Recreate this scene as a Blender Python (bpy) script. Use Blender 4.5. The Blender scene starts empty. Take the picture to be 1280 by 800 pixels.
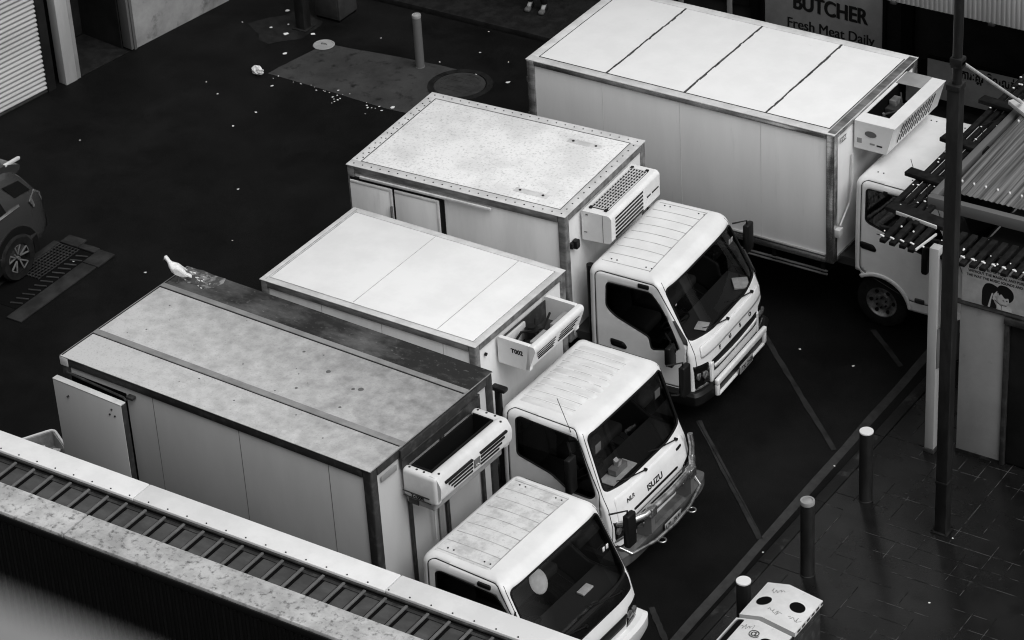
import bpy, bmesh, math, random
from mathutils import Vector, Matrix
random.seed(7)
R = math.radians
sc = bpy.context.scene
C = sc.collection

# ---------------------------------------------------------------- materials
def mat(name, c, rough=.5, spec=.3, c2=None, scale=4., lo=.4, hi=.6, detail=6., metal=0., bump=0., bscale=60., stretch=(1, 1, 1), c3=None, scale3=1., lo3=.55, hi3=.75, coat=0., rough2=None, grad=None):
    m = bpy.data.materials.new(name); m.use_nodes = True
    nt = m.node_tree; b = nt.nodes['Principled BSDF']
    b.inputs['Roughness'].default_value = rough
    b.inputs['Specular IOR Level'].default_value = spec
    b.inputs['Metallic'].default_value = metal
    b.inputs['Coat Weight'].default_value = coat
    g = lambda v: (v, v, v, 1)
    b.inputs['Base Color'].default_value = g(c)
    if c2 is not None or bump or c3 is not None:
        tc = nt.nodes.new('ShaderNodeTexCoord'); mp = nt.nodes.new('ShaderNodeMapping')
        mp.inputs['Scale'].default_value = stretch
        nt.links.new(tc.outputs['Object'], mp.inputs['Vector'])
        def noise(s, d):
            n = nt.nodes.new('ShaderNodeTexNoise'); n.inputs['Scale'].default_value = s; n.inputs['Detail'].default_value = d
            n.inputs['Roughness'].default_value = .65
            nt.links.new(mp.outputs[0], n.inputs['Vector']); return n
        def ramp(src, a, bb):
            r = nt.nodes.new('ShaderNodeMapRange'); r.inputs['From Min'].default_value = a; r.inputs['From Max'].default_value = bb
            nt.links.new(src, r.inputs['Value']); return r.outputs['Result']
        col = None
        if c2 is not None:
            src = noise(scale, detail).outputs['Fac']
            if grad:   # wear that builds up towards one end
                dp = nt.nodes.new('ShaderNodeVectorMath'); dp.operation = 'DOT_PRODUCT'; dp.inputs[1].default_value = grad[:3]
                nt.links.new(tc.outputs['Object'], dp.inputs[0])
                ad = nt.nodes.new('ShaderNodeMath'); ad.operation = 'ADD'; nt.links.new(dp.outputs['Value'], ad.inputs[0]); ad.inputs[1].default_value = grad[3]
                a2 = nt.nodes.new('ShaderNodeMath'); a2.operation = 'ADD'; nt.links.new(ad.outputs[0], a2.inputs[0]); nt.links.new(src, a2.inputs[1]); src = a2.outputs[0]
            f = ramp(src, lo, hi)
            mx = nt.nodes.new('ShaderNodeMix'); mx.data_type = 'RGBA'
            nt.links.new(f, mx.inputs[0]); mx.inputs[6].default_value = g(c); mx.inputs[7].default_value = g(c2)
            col = mx.outputs[2]
            if rough2 is not None:
                mr = nt.nodes.new('ShaderNodeMix'); nt.links.new(f, mr.inputs[0]); mr.inputs[2].default_value = rough; mr.inputs[3].default_value = rough2
                nt.links.new(mr.outputs[0], b.inputs['Roughness'])
        if c3 is not None:
            f = ramp(noise(scale3, 8).outputs['Fac'], lo3, hi3)
            mx = nt.nodes.new('ShaderNodeMix'); mx.data_type = 'RGBA'
            nt.links.new(f, mx.inputs[0]); mx.inputs[7].default_value = g(c3)
            if col: nt.links.new(col, mx.inputs[6])
            else: mx.inputs[6].default_value = g(c)
            col = mx.outputs[2]
        if col: nt.links.new(col, b.inputs['Base Color'])
        if bump:
            bp = nt.nodes.new('ShaderNodeBump'); bp.inputs['Strength'].default_value = bump; bp.inputs['Distance'].default_value = .01
            nt.links.new(noise(bscale, 4).outputs['Fac'], bp.inputs['Height']); nt.links.new(bp.outputs[0], b.inputs['Normal'])
    return m

def glass(name, tint=.25, refl=.06):
    m = bpy.data.materials.new(name); m.use_nodes = True
    nt = m.node_tree; nt.nodes.clear()
    o = nt.nodes.new('ShaderNodeOutputMaterial'); t = nt.nodes.new('ShaderNodeBsdfTransparent'); gl = nt.nodes.new('ShaderNodeBsdfGlossy')
    t.inputs[0].default_value = (tint, tint, tint, 1); gl.inputs['Roughness'].default_value = .03; gl.inputs[0].default_value = (.8, .8, .8, 1)
    fr = nt.nodes.new('ShaderNodeFresnel'); fr.inputs[0].default_value = 1.45
    mu = nt.nodes.new('ShaderNodeMath'); mu.operation = 'MULTIPLY'; mu.inputs[1].default_value = refl / .04
    nt.links.new(fr.outputs[0], mu.inputs[0])
    mx = nt.nodes.new('ShaderNodeMixShader'); nt.links.new(mu.outputs[0], mx.inputs[0]); nt.links.new(t.outputs[0], mx.inputs[1]); nt.links.new(gl.outputs[0], mx.inputs[2])
    nt.links.new(mx.outputs[0], o.inputs[0]); return m

M = dict(
 asphalt=mat('asphalt', .0034, .55, .07, .0075, 1.1, .35, .7, detail=12, bump=.4, bscale=80, c3=.0125, scale3=.3, lo3=.52, hi3=.75),
 paving=mat('paving', .008, .3, .42, .014, .9, .35, .65, c3=.005, scale3=3, lo3=.45, hi3=.7, bump=.06, bscale=25, rough2=.2),
 joint=mat('paving_joint', .07, .6, .1, .01, 5, .44, .54),
 kerb=mat('kerb_concrete', .013, .5, .12, .04, 4, .54, .66, bump=.4, bscale=30),
 paint=mat('worn_road_paint', .045, .6, .08, .03, 7, .4, .65),
 paintf=mat('faded_road_paint', .03, .6, .05, .015, 4, .4, .65),
 slab=mat('old_concrete', .05, .7, .08, .03, 1.4, .35, .65, c3=.012, scale3=5, lo3=.55, hi3=.7, bump=.2, bscale=50),
 iron=mat('cast_iron', .008, .55, .12, .015, 6, .4, .6, bump=.4, bscale=60),
 grate=mat('drain_steel', .04, .4, .4, .025, 5),
 white=mat('white_vehicle_paint', .76, .28, .35, .7, 2.5, c3=.6, scale3=5, lo3=.66, hi3=.85),
 whiteA=mat('weathered_white_paint', .72, .4, .3, .6, 1.6, .42, .62),
 dirtyroof=mat('dirty_white_cab_roof', .66, .5, .2, .46, 6, .44, .66, stretch=(1, 1, 1), c3=.3, scale3=30, lo3=.58, hi3=.76),
 cabroof=mat('white_cab_roof', .72, .4, .3, .6, 4, .45, .65, stretch=(.5, 1.5, 1)),
 panelA=mat('grey_white_side_panel', .5, .5, .2, .44, 1.2, .35, .65, stretch=(1, 1, .3), c3=.42, scale3=3.5, lo3=.6, hi3=.85, bump=.3, bscale=2.5),
 panelB=mat('pale_side_panel', .72, .45, .25, .64, 1.3, stretch=(2, 2, .4), c3=.52, scale3=3, lo3=.6, hi3=.8, bump=.3, bscale=2.5),
 panelD=mat('smooth_side_panel', .76, .4, .25, .72, 1.2, stretch=(2, 2, .3), c3=.62, scale3=3, lo3=.6, hi3=.85, bump=.3, bscale=2.),
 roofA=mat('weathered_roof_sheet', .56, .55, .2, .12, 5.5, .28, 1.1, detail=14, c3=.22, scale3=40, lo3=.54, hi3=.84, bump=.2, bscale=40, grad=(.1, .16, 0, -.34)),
 roofA2=mat('sooty_roof_sheet', .13, .55, .2, .02, 1.8, .35, .62, stretch=(.7, 1.3, 1), c3=.25, scale3=20, lo3=.6, hi3=.8, grad=(.02, .12, 0, -.24)),
 barA=mat('roof_bar_dull', .26, .5, .25, .2, 4),
 roofB=mat('clean_white_roof', .8, .5, .2, .74, 1.5),
 roofC=mat('speckled_white_roof', .8, .55, .2, .66, 1.3, .45, .62, c3=.36, scale3=26, lo3=.52, hi3=.76),
 roofD=mat('white_roof_panel', .78, .5, .2, .74, 2, c3=.6, scale3=7, lo3=.68, hi3=.8),
 alu=mat('aluminium_trim', .2, .4, .5, .08, 7, .4, .6, stretch=(.3, 1, 1)),
 palealu=mat('pale_aluminium_trim', .62, .45, .4, .5, 4),
 darktrim=mat('dark_trim', .028, .45, .3, .06, 9, .5, .68),
 chrome=mat('chrome_trim', .62, .25, .5, .3, 6, .42, .58, metal=.9, stretch=(.25, 1, 1)),
 black=mat('black_plastic', .008, .45, .2),
 blackgl=mat('black_gloss', .006, .15, .3),
 rubber=mat('tyre_rubber', .009, .8, .1, .016, 12),
 steel=mat('wheel_steel', .3, .35, .5, .1, 9, metal=.6),
 ribline=mat('rib_shade_line', .42, .6, .1, .55, 7),  # grey for the soft shade painted between roof ribs
 seam=mat('sealed_seam', .03, .7, .1, .08, 12),
 softseam=mat('grime_in_groove', .3, .6, .1, .45, 7),
 rivet=mat('rivet', .08, .5, .3),
 grey=mat('grey_plastic', .12, .5, .2),
 midgrey=mat('mid_grey_metal', .3, .5, .3, .24, 3),
 seat=mat('seat_cloth', .03, .8, .1),
 dash=mat('dashboard_plastic', .03, .55, .2),
 paper=mat('paper', .75, .7, .1, .62, 8),
 lens=mat('lamp_lens', .3, .1, .6, .12, 20, metal=.5),
 orange=mat('marker_lens', .04, .2, .4),
 glass=glass('window_glass', .32, .05),
 wsglass=glass('windscreen_glass', .78, .045),
 shutter=mat('shutter_steel', .5, .45, .25, .42, 2, stretch=(1, .2, 1)),
 render=mat('stained_render', .4, .8, .1, .24, 1.4, .35, .65, c3=.08, scale3=3, lo3=.55, hi3=.75, bump=.1),
 whitewall=mat('painted_wall', .3, .6, .15, .26, 1.6, c3=.2, scale3=6, lo3=.62, hi3=.75),
 darkwall=mat('dark_wall', .012, .6, .1, .018, 2),
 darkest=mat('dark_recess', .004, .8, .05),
 signbd=mat('sign_board', .28, .5, .15, .23, 2.5), drainslab=mat('drain_concrete', .032, .7, .08, .018, 3), bumpgrey=mat('scuffed_bumper', .06, .5, .2, .09, 8), dimsteel=mat('dim_painted_steel', .05, .6, .1, .035, 3), faintseam=mat('faint_panel_joint', .6, .5, .2, .66, 5),
 ink=mat('sign_ink', .012, .6, .1),
 fascia=mat('awning_sheet', .42, .5, .2, .3, 2.5, .4, .65, stretch=(1, 1, .15)),
 pole=mat('dark_galvanised', .012, .45, .3, .022, 7, .45, .62, stretch=(1, 1, .3)),
 paintpost=mat('painted_post', .42, .5, .2, .36, 4, stretch=(1, 1, .2)),
 timber=mat('dark_batten', .006, .6, .1, .014, 9),
 poly=mat('corrugated_polycarbonate', .17, .35, .3, .045, 3, .4, .6, stretch=(14, .15, 1)),
 bulb=mat('bulb_plastic', .8, .4, .3),
 coping=mat('pale_coping', .74, .5, .2, .66, 1.8, c3=.5, scale3=9, lo3=.66, hi3=.8),
 lichen=mat('lichen_concrete', .5, .8, .1, .34, 3, .4, .6, c3=.1, scale3=13, lo3=.52, hi3=.68, bump=.6, bscale=26),
 glazing=mat('dusty_glazing', .05, .3, .25, .085, 2.4, .4, .65, stretch=(1, 2, 1)),
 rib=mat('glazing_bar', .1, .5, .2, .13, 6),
 binlid=mat('pale_bin_lid', .7, .45, .25, .6, 3, c3=.2, scale3=11, lo3=.66, hi3=.78),
 carpaint=mat('dark_car_paint', .035, .25, .5, coat=.6),
 feather=mat('white_feather', .8, .8, .1, .6, 30, stretch=(.5, 1, 1)),
 wing=mat('wing_feather', .6, .8, .1, .5, 30),
 skin=mat('skin', .3, .6, .2), cloth=mat('dark_cloth', .012, .9, .05), shoe=mat('shoe', .1, .6, .2), hair=mat('hair', .01, .6, .2),
 litter=mat('litter', .7, .7, .1, .55, 30),
 ledge=mat('smooth_ledge', .2, .7, .1, .26, 6),
 plastic=mat('frosted_plastic', .22, .35, .3, .3, 9),
 tubrim=mat('pale_plastic_rim', .7, .4, .3),
)

# ---------------------------------------------------------------- mesh helpers
SPLIT = set('side_rail roof_panel sheet_seam shop_pillar cross_rail window_post shop_window front_batten side_batten wall bull_bar_bracket grid_clip rear_hinge visor_clip sheet_lining rail_cap jamb entrance_recess door_frame fascia_bracket roof_rail rear_coping front_coping roof_bar column_brace panel_joint coil_strip drain_surround side_skirt pole_collar'.split())
def islands(bm):
    seen = set(); out = []
    for v in bm.verts:
        if v in seen: continue
        st = [v]; seen.add(v); comp = []
        while st:
            a = st.pop(); comp.append(a)
            for e in a.link_edges:
                b = e.other_vert(a)
                if b not in seen: seen.add(b); st.append(b)
        out.append(comp)
    return out
def link(name, bm, m, parent=None, angle=35, loc=None):
    if name in SPLIT:
        isl = islands(bm)
        if len(isl) > 1:
            o = None
            for comp in isl:
                nb = bmesh.new(); mp = {v: nb.verts.new(v.co) for v in comp}
                for f in {f for v in comp for f in v.link_faces}: nb.faces.new([mp[v] for v in f.verts]).material_index = f.material_index
                o = _link(name, nb, m, parent, angle, loc)
            bm.free(); return o
    return _link(name, bm, m, parent, angle, loc)
def _link(name, bm, m, parent=None, angle=35, loc=None):
    me = bpy.data.meshes.new(name); bm.normal_update(); bm.to_mesh(me); bm.free()
    for mm in (m if isinstance(m, (list, tuple)) else [m]): me.materials.append(M[mm] if isinstance(mm, str) else mm)
    me.polygons.foreach_set('use_smooth', [True] * len(me.polygons))
    me.set_sharp_from_angle(angle=R(angle))
    o = bpy.data.objects.new(name, me); C.objects.link(o)
    if parent: o.parent = parent
    if loc: o.location = loc
    return o
def tag(o, label=None, cat=None, group=None, kind=None):
    for k, v in (('label', label), ('category', cat), ('group', group), ('kind', kind)):
        if v: o[k] = v
    return o
def thing(name, label, cat, loc=(0, 0, 0), rz=0., group=None):
    o = bpy.data.objects.new(name, None); C.objects.link(o); o.empty_display_size = .3
    o.location = loc; o.rotation_euler = (0, 0, rz)
    return tag(o, label, cat, group)
NB = bmesh.new
def bx(bm, x0, x1, y0, y1, z0, z1, bev=0., mi=0, mtx=None, seg=2):
    r = bmesh.ops.create_cube(bm, size=1.)
    vs = r['verts']
    for v in vs: v.co = Vector(((x0 + x1) / 2 + v.co.x * (x1 - x0), (y0 + y1) / 2 + v.co.y * (y1 - y0), (z0 + z1) / 2 + v.co.z * (z1 - z0)))
    fs = list({f for v in vs for f in v.link_faces})
    for f in fs: f.material_index = mi
    if bev:
        es = list({e for v in vs for e in v.link_edges})
        q = bmesh.ops.bevel(bm, geom=es, offset=bev, segments=seg, affect='EDGES', profile=.5, clamp_overlap=True)
        fs = [f for f in bm.faces if f.is_valid and (f in set(q['faces']) or f in set(fs))]
        vs = list({v for f in fs for v in f.verts})
    if mtx:
        for v in vs: v.co = mtx @ v.co
    return vs
def obb(bm, p0, p1, w, h, bev=0., up=(0, 0, 1), mi=0):
    p0, p1 = Vector(p0), Vector(p1); d = p1 - p0; L = d.length; d.normalize()
    u = Vector(up)
    if abs(d.dot(u)) > .98: u = Vector((0, 1, 0))
    s = d.cross(u).normalized(); u = s.cross(d).normalized()
    mt = Matrix(((d.x, s.x, u.x, p0.x), (d.y, s.y, u.y, p0.y), (d.z, s.z, u.z, p0.z), (0, 0, 0, 1)))
    return bx(bm, 0, L, -w / 2, w / 2, -h / 2, h / 2, bev, mi, mt)
def tube(bm, pts, r, n=8, caps=True, mi=0, closed=False):
    pts = [Vector(p) for p in pts]; rings = []; N = len(pts)
    prev = None
    for i, p in enumerate(pts):
        a = pts[(i - 1) % N] if (closed or i) else pts[0]; b = pts[(i + 1) % N] if (closed or i < N - 1) else pts[-1]
        d = (b - a)
        if d.length < 1e-9: d = Vector((0, 0, 1))
        d.normalize()
        u = prev if prev else (Vector((0, 0, 1)) if abs(d.z) < .9 else Vector((1, 0, 0)))
        s = d.cross(u)
        if s.length < 1e-6: s = d.cross(Vector((.3, .9, .2)))
        s.normalize(); u = s.cross(d).normalized(); prev = u
        rr = r[i] if isinstance(r, (list, tuple)) else r
        rings.append([bm.verts.new(p + (s * math.cos(2 * math.pi * k / n) + u * math.sin(2 * math.pi * k / n)) * rr) for k in range(n)])
    for i in range(N if closed else N - 1):
        A, B = rings[i], rings[(i + 1) % N]
        for k in range(n): bm.faces.new((A[k], A[(k + 1) % n], B[(k + 1) % n], B[k])).material_index = mi
    if caps and not closed:
        bm.faces.new(rings[0][::-1]).material_index = mi; bm.faces.new(rings[-1]).material_index = mi
def cyl(bm, p0, p1, r, n=20, mi=0): tube(bm, [p0, p1], r, n, True, mi)
def lathe(bm, prof, c, axis='y', n=28, mi=0, caps=False):
    # prof: (offset along axis, radius)
    rings = []
    for a, r in prof:
        ring = []
        for k in range(n):
            t = 2 * math.pi * k / n; u, w = r * math.cos(t), r * math.sin(t)
            p = {'y': (u, a, w), 'x': (a, u, w), 'z': (u, w, a)}[axis]
            ring.append(bm.verts.new((c[0] + p[0], c[1] + p[1], c[2] + p[2])))
        rings.append(ring)
    for A, B in zip(rings, rings[1:]):
        for k in range(n): bm.faces.new((A[k], A[(k + 1) % n], B[(k + 1) % n], B[k])).material_index = mi
    for ring, a in ((rings[0], prof[0]), (rings[-1], prof[-1])):
        if caps and a[1] > 1e-4: bm.faces.new(ring).material_index = mi
    bmesh.ops.recalc_face_normals(bm, faces=bm.faces[:])
def prism(bm, poly, axis, a, b, mi=0):
    f = {'z': lambda u, v, t: (u, v, t), 'y': lambda u, v, t: (u, t, v), 'x': lambda u, v, t: (t, u, v)}[axis]
    A = [bm.verts.new(f(u, v, a)) for u, v in poly]; B = [bm.verts.new(f(u, v, b)) for u, v in poly]
    fs = [bm.faces.new(A[::-1]), bm.faces.new(B)]
    for i in range(len(poly)):
        j = (i + 1) % len(poly); fs.append(bm.faces.new((A[i], A[j], B[j], B[i])))
    for x in fs: x.material_index = mi
    bmesh.ops.recalc_face_normals(bm, faces=fs)
def sheet(bm, poly, z, mi=0):
    f = bm.faces.new([bm.verts.new((x, y, z)) for x, y in poly]); f.material_index = mi
    f.normal_update()
    if f.normal.z < 0: f.normal_flip()
def round_poly(poly, r, n=5):
    out = []
    for i, p in enumerate(poly):
        p = Vector(p); a = Vector(poly[i - 1]); b = Vector(poly[(i + 1) % len(poly)])
        d1 = (a - p); d2 = (b - p); k = min(r, d1.length * .45, d2.length * .45)
        p1 = p + d1.normalized() * k; p2 = p + d2.normalized() * k
        for j in range(n + 1):
            t = j / n; out.append(tuple(p1 * (1 - t) ** 2 + p * 2 * t * (1 - t) + p2 * t * t))
    return out
def inside(poly, x, y):
    c = False; j = len(poly) - 1
    for i in range(len(poly)):
        xi, yi = poly[i]; xj, yj = poly[j]
        if (yi > y) != (yj > y) and x < (xj - xi) * (y - yi) / (yj - yi) + xi: c = not c
        j = i
    return c
def nearest(poly, x, y):
    best = None; bd = 1e9; j = len(poly) - 1
    for i in range(len(poly)):
        ax, ay = poly[j]; bx_, by = poly[i]; dx, dy = bx_ - ax, by - ay; l2 = dx * dx + dy * dy
        t = 0 if l2 == 0 else max(0, min(1, ((x - ax) * dx + (y - ay) * dy) / l2))
        px, py = ax + t * dx, ay + t * dy; d = (px - x) ** 2 + (py - y) ** 2
        if d < bd: bd = d; best = (px, py)
        j = i
    return best, math.sqrt(bd)
def text(name, body, size, o, right, up, m, parent=None, depth=.003, align='LEFT', bold=0., sx=1., shear=0.):
    cu = bpy.data.curves.new(name, 'FONT'); cu.body = body; cu.size = size; cu.extrude = depth; cu.align_x = align; cu.offset = bold; cu.shear = shear
    ob = bpy.data.objects.new(name, cu); C.objects.link(ob)
    dg = bpy.context.evaluated_depsgraph_get(); me = bpy.data.meshes.new_from_object(ob.evaluated_get(dg))
    bpy.data.objects.remove(ob); bpy.data.curves.remove(cu)
    r = Vector(right).normalized(); u = Vector(up).normalized(); n = r.cross(u).normalized(); u = n.cross(r)
    mt = Matrix(((r.x * sx, u.x, n.x, o[0]), (r.y * sx, u.y, n.y, o[1]), (r.z * sx, u.z, n.z, o[2]), (0, 0, 0, 1)))
    me.transform(mt); me.materials.clear(); me.materials.append(M[m])
    t = bpy.data.objects.new(name, me); C.objects.link(t)
    if parent: t.parent = parent
    return t
def copy_tree(o, parent=None):
    c = o.copy(); C.objects.link(c)
    if parent: c.parent = parent
    for ch in list(o.children): copy_tree(ch, c)
    return c

def top(o, truck, label, cat, group=None):
    """an object modelled in a truck's frame that only rests in the truck: its own top-level thing"""
    c = sum((v.co for v in o.data.vertices), Vector()) / len(o.data.vertices); c.z = min(v.co.z for v in o.data.vertices)
    for ch in o.children: ch.data.transform(Matrix.Translation(-c))
    o.data.transform(Matrix.Translation(-c)); o.parent = None
    mt = Matrix.Translation(truck.location) @ truck.rotation_euler.to_matrix().to_4x4()
    o.location = mt @ c; o.rotation_euler = truck.rotation_euler
    return tag(o, label, cat, group)
# ---------------------------------------------------------------- truck cabs
def lerp_tab(tab, z):
    if z <= tab[0][0]: return tab[0][1]
    for (a, va), (b, vb) in zip(tab, tab[1:]):
        if z <= b: t = (z - a) / (b - a); return va + (vb - va) * t
    return tab[-1][1]
class Cab:
    """shape of a cab-over shell: horizontal rounded-rectangle rings whose size follows the height"""
    def __init__(s, x0, yc, hwb, hwt, zb, belt, zr, front, rx=.12, ry=.5, rr=.07, re=.13, crown=.03):
        s.x0, s.yc, s.hwb, s.hwt, s.zb, s.belt, s.zr, s.front, s.rx, s.ry, s.rr, s.re, s.crown = x0, yc, hwb, hwt, zb, belt, zr, front, rx, ry, rr, re, crown
    def shr(s, z):
        t = (z - (s.zr - s.re)) / s.re
        if t <= 0: return 0.
        return s.re * (1 - math.sqrt(max(0, 1 - min(t, 1) ** 2)))
    def hw(s, z):
        k = s.hwb if z < s.belt else s.hwb + (s.hwt - s.hwb) * (z - s.belt) / (s.zr - s.belt)
        return k - s.shr(z)
    def xf(s, z): return lerp_tab(s.front, z) - s.shr(z) * .7
    def xr(s, z): return s.shr(z) * .8
    def yside(s, x, z, off=0.):
        h = s.hw(z) + off; f = s.xf(z) + off
        if x > f - s.rx:
            t = min(1, (x - (f - s.rx)) / s.rx); return h - s.ry + s.ry * math.sqrt(1 - t * t)
        if x < s.xr(z) + s.rr:
            t = min(1, (s.xr(z) + s.rr - x) / s.rr); return h - s.rr + s.rr * math.sqrt(1 - t * t)
        return h
    def xfront(s, y, z, off=0.):
        h = s.hw(z) + off; f = s.xf(z) + off; a = abs(y)
        if a > h - s.ry:
            t = min(1, (a - (h - s.ry)) / s.ry); return f - s.rx + s.rx * math.sqrt(1 - t * t)
        return f
    def P(s, x, y, z): return (s.x0 + x, s.yc + y, z)
    def roofz(s, x, y):
        h = s.hw(s.zr); a, b = s.xr(s.zr), s.xf(s.zr); xc = (a + b) / 2; hl = (b - a) / 2
        return s.zr + s.crown * max(0, 1 - (y / h) ** 2) * max(0, 1 - ((x - xc) / hl) ** 2)
    def fp(s, y, z, off=0.): return s.P(s.xfront(y, z, off), y, z)
    def sp(s, x, z, sg=-1, off=0.): return s.P(x, sg * s.yside(x, z, off), z)
def cab_shell(cb, wins, arch, doors, ws, parent, mats, cell=.03, rearz=.8):
    """returns (cab part, {sign: door part}); openings are left for the glass"""
    ncs = int(1.3 / cell); cols = []
    hwm = cb.hwb
    ths = [5, 10, 15] + list(range(25, 90, 8))
    for k in range(6): cols.append(('r', -k / 6.))
    for k in range(5): cols.append(('rc', k / 5 * 90, -1))
    for k in range(ncs): cols.append(('s', k / ncs, -1))
    for t in [0] + ths: cols.append(('fc', t, -1))
    nf = int(2 * (cb.hwb - cb.ry) / cell)
    for k in range(nf + 1): cols.append(('f', -1 + 2 * k / nf))
    for t in ths[::-1] + [0]: cols.append(('fc', t, 1))
    for k in range(ncs - 1, -1, -1): cols.append(('s', k / ncs, 1))
    for k in range(4, -1, -1): cols.append(('rc', k / 5 * 90, 1))
    for k in range(5, 0, -1): cols.append(('r', k / 6.))
    # reorder so the rear middle closes the loop
    def colpt(c, z):
        h = cb.hw(z); f = cb.xf(z); a = cb.xr(z)
        if c[0] == 'r': return a, c[1] * (h - cb.rr)
        if c[0] == 'rc':
            t = R(c[1]); return a + cb.rr - cb.rr * math.cos(t), c[2] * (h - cb.rr + cb.rr * math.sin(t))
        if c[0] == 's': return a + cb.rr + c[1] * (f - cb.rx - a - cb.rr), c[2] * h
        if c[0] == 'fc':
            t = R(c[1]); return f - cb.rx + cb.rx * math.sin(t), c[2] * (h - cb.ry + cb.ry * math.cos(t))
        return f, c[1] * (h - cb.ry)
    def ckind(c):
        if c[0] in 'r': return 'rear'
        if c[0] == 'rc': return 'rear'
        if c[0] == 's': return c[2]
        if c[0] == 'fc': return c[2] if c[1] < 14 else 'front'
        return 'front'
    nz = int((cb.zr - cb.re - cb.zb) / cell); zs = [cb.zb + (cb.zr - cb.re - cb.zb) * k / nz for k in range(nz + 1)]
    zs += [cb.zr - cb.re + cb.re * math.sin(R(90 * k / 7)) for k in range(1, 8)]
    N = len(cols); V = [[None] * N for _ in zs]
    for j, z in enumerate(zs):
        for i, c in enumerate(cols): x, y = colpt(c, z); V[j][i] = [x, y, z]
    kinds = []
    for i in range(N):
        a, b = ckind(cols[i]), ckind(cols[(i + 1) % N])
        kinds.append(a if a == b else ('rear' if 'rear' in (a, b) else 'front'))
    def regs(k):
        if k in (-1, 1): return [('hole', wins[k]), ('hole', arch), ('door', doors)]
        if k == 'front': return [('hole', ws)]
        return [('hole', [(-9, -1), (9, -1), (9, rearz), (-9, rearz)])]
    ids = [[0] * N for _ in range(len(zs) - 1)]
    for j in range(len(zs) - 1):
        for i in range(N):
            i2 = (i + 1) % N
            q = [V[j][i], V[j][i2], V[j + 1][i2], V[j + 1][i]]; k = kinds[i]
            u = sum(p[1 if k == 'front' else 0] for p in q) / 4; w = sum(p[2] for p in q) / 4
            for n, (nm, poly) in enumerate(regs(k)):
                if poly and inside(poly, u, w): ids[j][i] = (nm, n, k); break
    W = [[None] * N for _ in zs]
    for j in range(len(zs)):
        for i in range(N):
            adj = {ids[jj][ii] for jj in (j - 1, j) if 0 <= jj < len(zs) - 1 for ii in ((i - 1) % N, i)}
            x, y, z = V[j][i]
            if len(adj) > 1:
                a = min((t for t in adj if t), key=lambda t: t[1]); k = a[2]; poly = regs(k)[a[1]][1]
                (u, w), d = nearest(poly, y if k == 'front' else x, z)
                if d < cell * 1.6:
                    if k == 'rear': z = w
                    elif k == 'front': x, y, z = cb.xfront(u, w), u, w
                    else: x, y, z = u, k * cb.yside(u, w), w
            W[j][i] = (x, y, z)
    def build(name, want, par, mlist, extra=False):
        bm = NB(); cache = {}
        def vert(j, i):
            if (j, i) not in cache: cache[(j, i)] = bm.verts.new(cb.P(*W[j][i]))
            return cache[(j, i)]
        for j in range(len(zs) - 1):
            for i in range(N):
                d = ids[j][i]
                if (d == 0 and want == 0) or (d and want and d[0] == 'door' and d[2] == want):
                    i2 = (i + 1) % N; vs = [vert(j, i), vert(j, i2), vert(j + 1, i2), vert(j + 1, i)]
                    vs = list(dict.fromkeys(vs))
                    if len(vs) > 2:
                        try: bm.faces.new(vs)
                        except ValueError: pass
        if extra:
            top = [vert(len(zs) - 1, i) for i in range(N)]
            a, b = cb.xr(cb.zr), cb.xf(cb.zr); xc = (a + b) / 2
            for s_ in (.94, .85, .7, .5, .25):
                ring = []
                for i in range(N):
                    x, y, _ = W[-1][i]; x = xc + (x - xc) * s_; y *= s_
                    ring.append(bm.verts.new(cb.P(x, y, cb.roofz(x, y))))
                for i in range(N): bm.faces.new((top[i], top[(i + 1) % N], ring[(i + 1) % N], ring[i]))
                top = ring
            bm.faces.new(top)
        bmesh.ops.recalc_face_normals(bm, faces=bm.faces[:])
        c = Vector(cb.P(.7, 0, 1.3)); s_ = sum((f.calc_center_median() - c).dot(f.normal) for f in bm.faces)
        if s_ < 0: bmesh.ops.reverse_faces(bm, faces=bm.faces[:])
        o = link(name, bm, mlist, par, 40)
        md = o.modifiers.new('shell', 'SOLIDIFY'); md.thickness = .03; md.offset = -1; md.material_offset = 1; md.material_offset_rim = 1
        return o
    cab = build('cab', 0, parent, mats, True)
    dr = {k: build('door', k, parent, mats) for k in (-1, 1)}
    return cab, dr
def surf_patch(cb, name, poly, kind, off, m, parent, thick=.012, cell=.03, angle=40):
    """a plate that follows the cab's skin inside a polygon"""
    us = [p[0] for p in poly]; ws_ = [p[1] for p in poly]
    u0, u1, w0, w1 = min(us), max(us), min(ws_), max(ws_)
    cu = max(4, int((u1 - u0) / cell)); cw = max(3, int((w1 - w0) / cell)); bm = NB(); cache = {}
    def cin(i, j): return 0 <= i < cu and 0 <= j < cw and inside(poly, u0 + (i + .5) / cu * (u1 - u0), w0 + (j + .5) / cw * (w1 - w0))
    cells = {(i, j) for i in range(cu) for j in range(cw) if cin(i, j)}
    def vert(i, j):
        if (i, j) in cache: return cache[(i, j)]
        u = u0 + i / cu * (u1 - u0); w = w0 + j / cw * (w1 - w0)
        if not {(i - 1, j - 1), (i - 1, j), (i, j - 1), (i, j)} <= cells: (u, w), _ = nearest(poly, u, w)
        p = cb.fp(u, w, off) if kind == 'front' else cb.sp(u, w, kind, off)
        cache[(i, j)] = bm.verts.new(p); return cache[(i, j)]
    for (i, j) in cells:
        bm.faces.new((vert(i, j), vert(i + 1, j), vert(i + 1, j + 1), vert(i, j + 1)))
    bmesh.ops.recalc_face_normals(bm, faces=bm.faces[:])
    c = Vector(cb.P(.7, 0, 1.3))
    if sum((f.calc_center_median() - c).dot(f.normal) for f in bm.faces) < 0: bmesh.ops.reverse_faces(bm, faces=bm.faces[:])
    o = link(name, bm, m, parent, angle)
    if thick: md = o.modifiers.new('plate', 'SOLIDIFY'); md.thickness = thick; md.offset = -1
    return o
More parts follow.
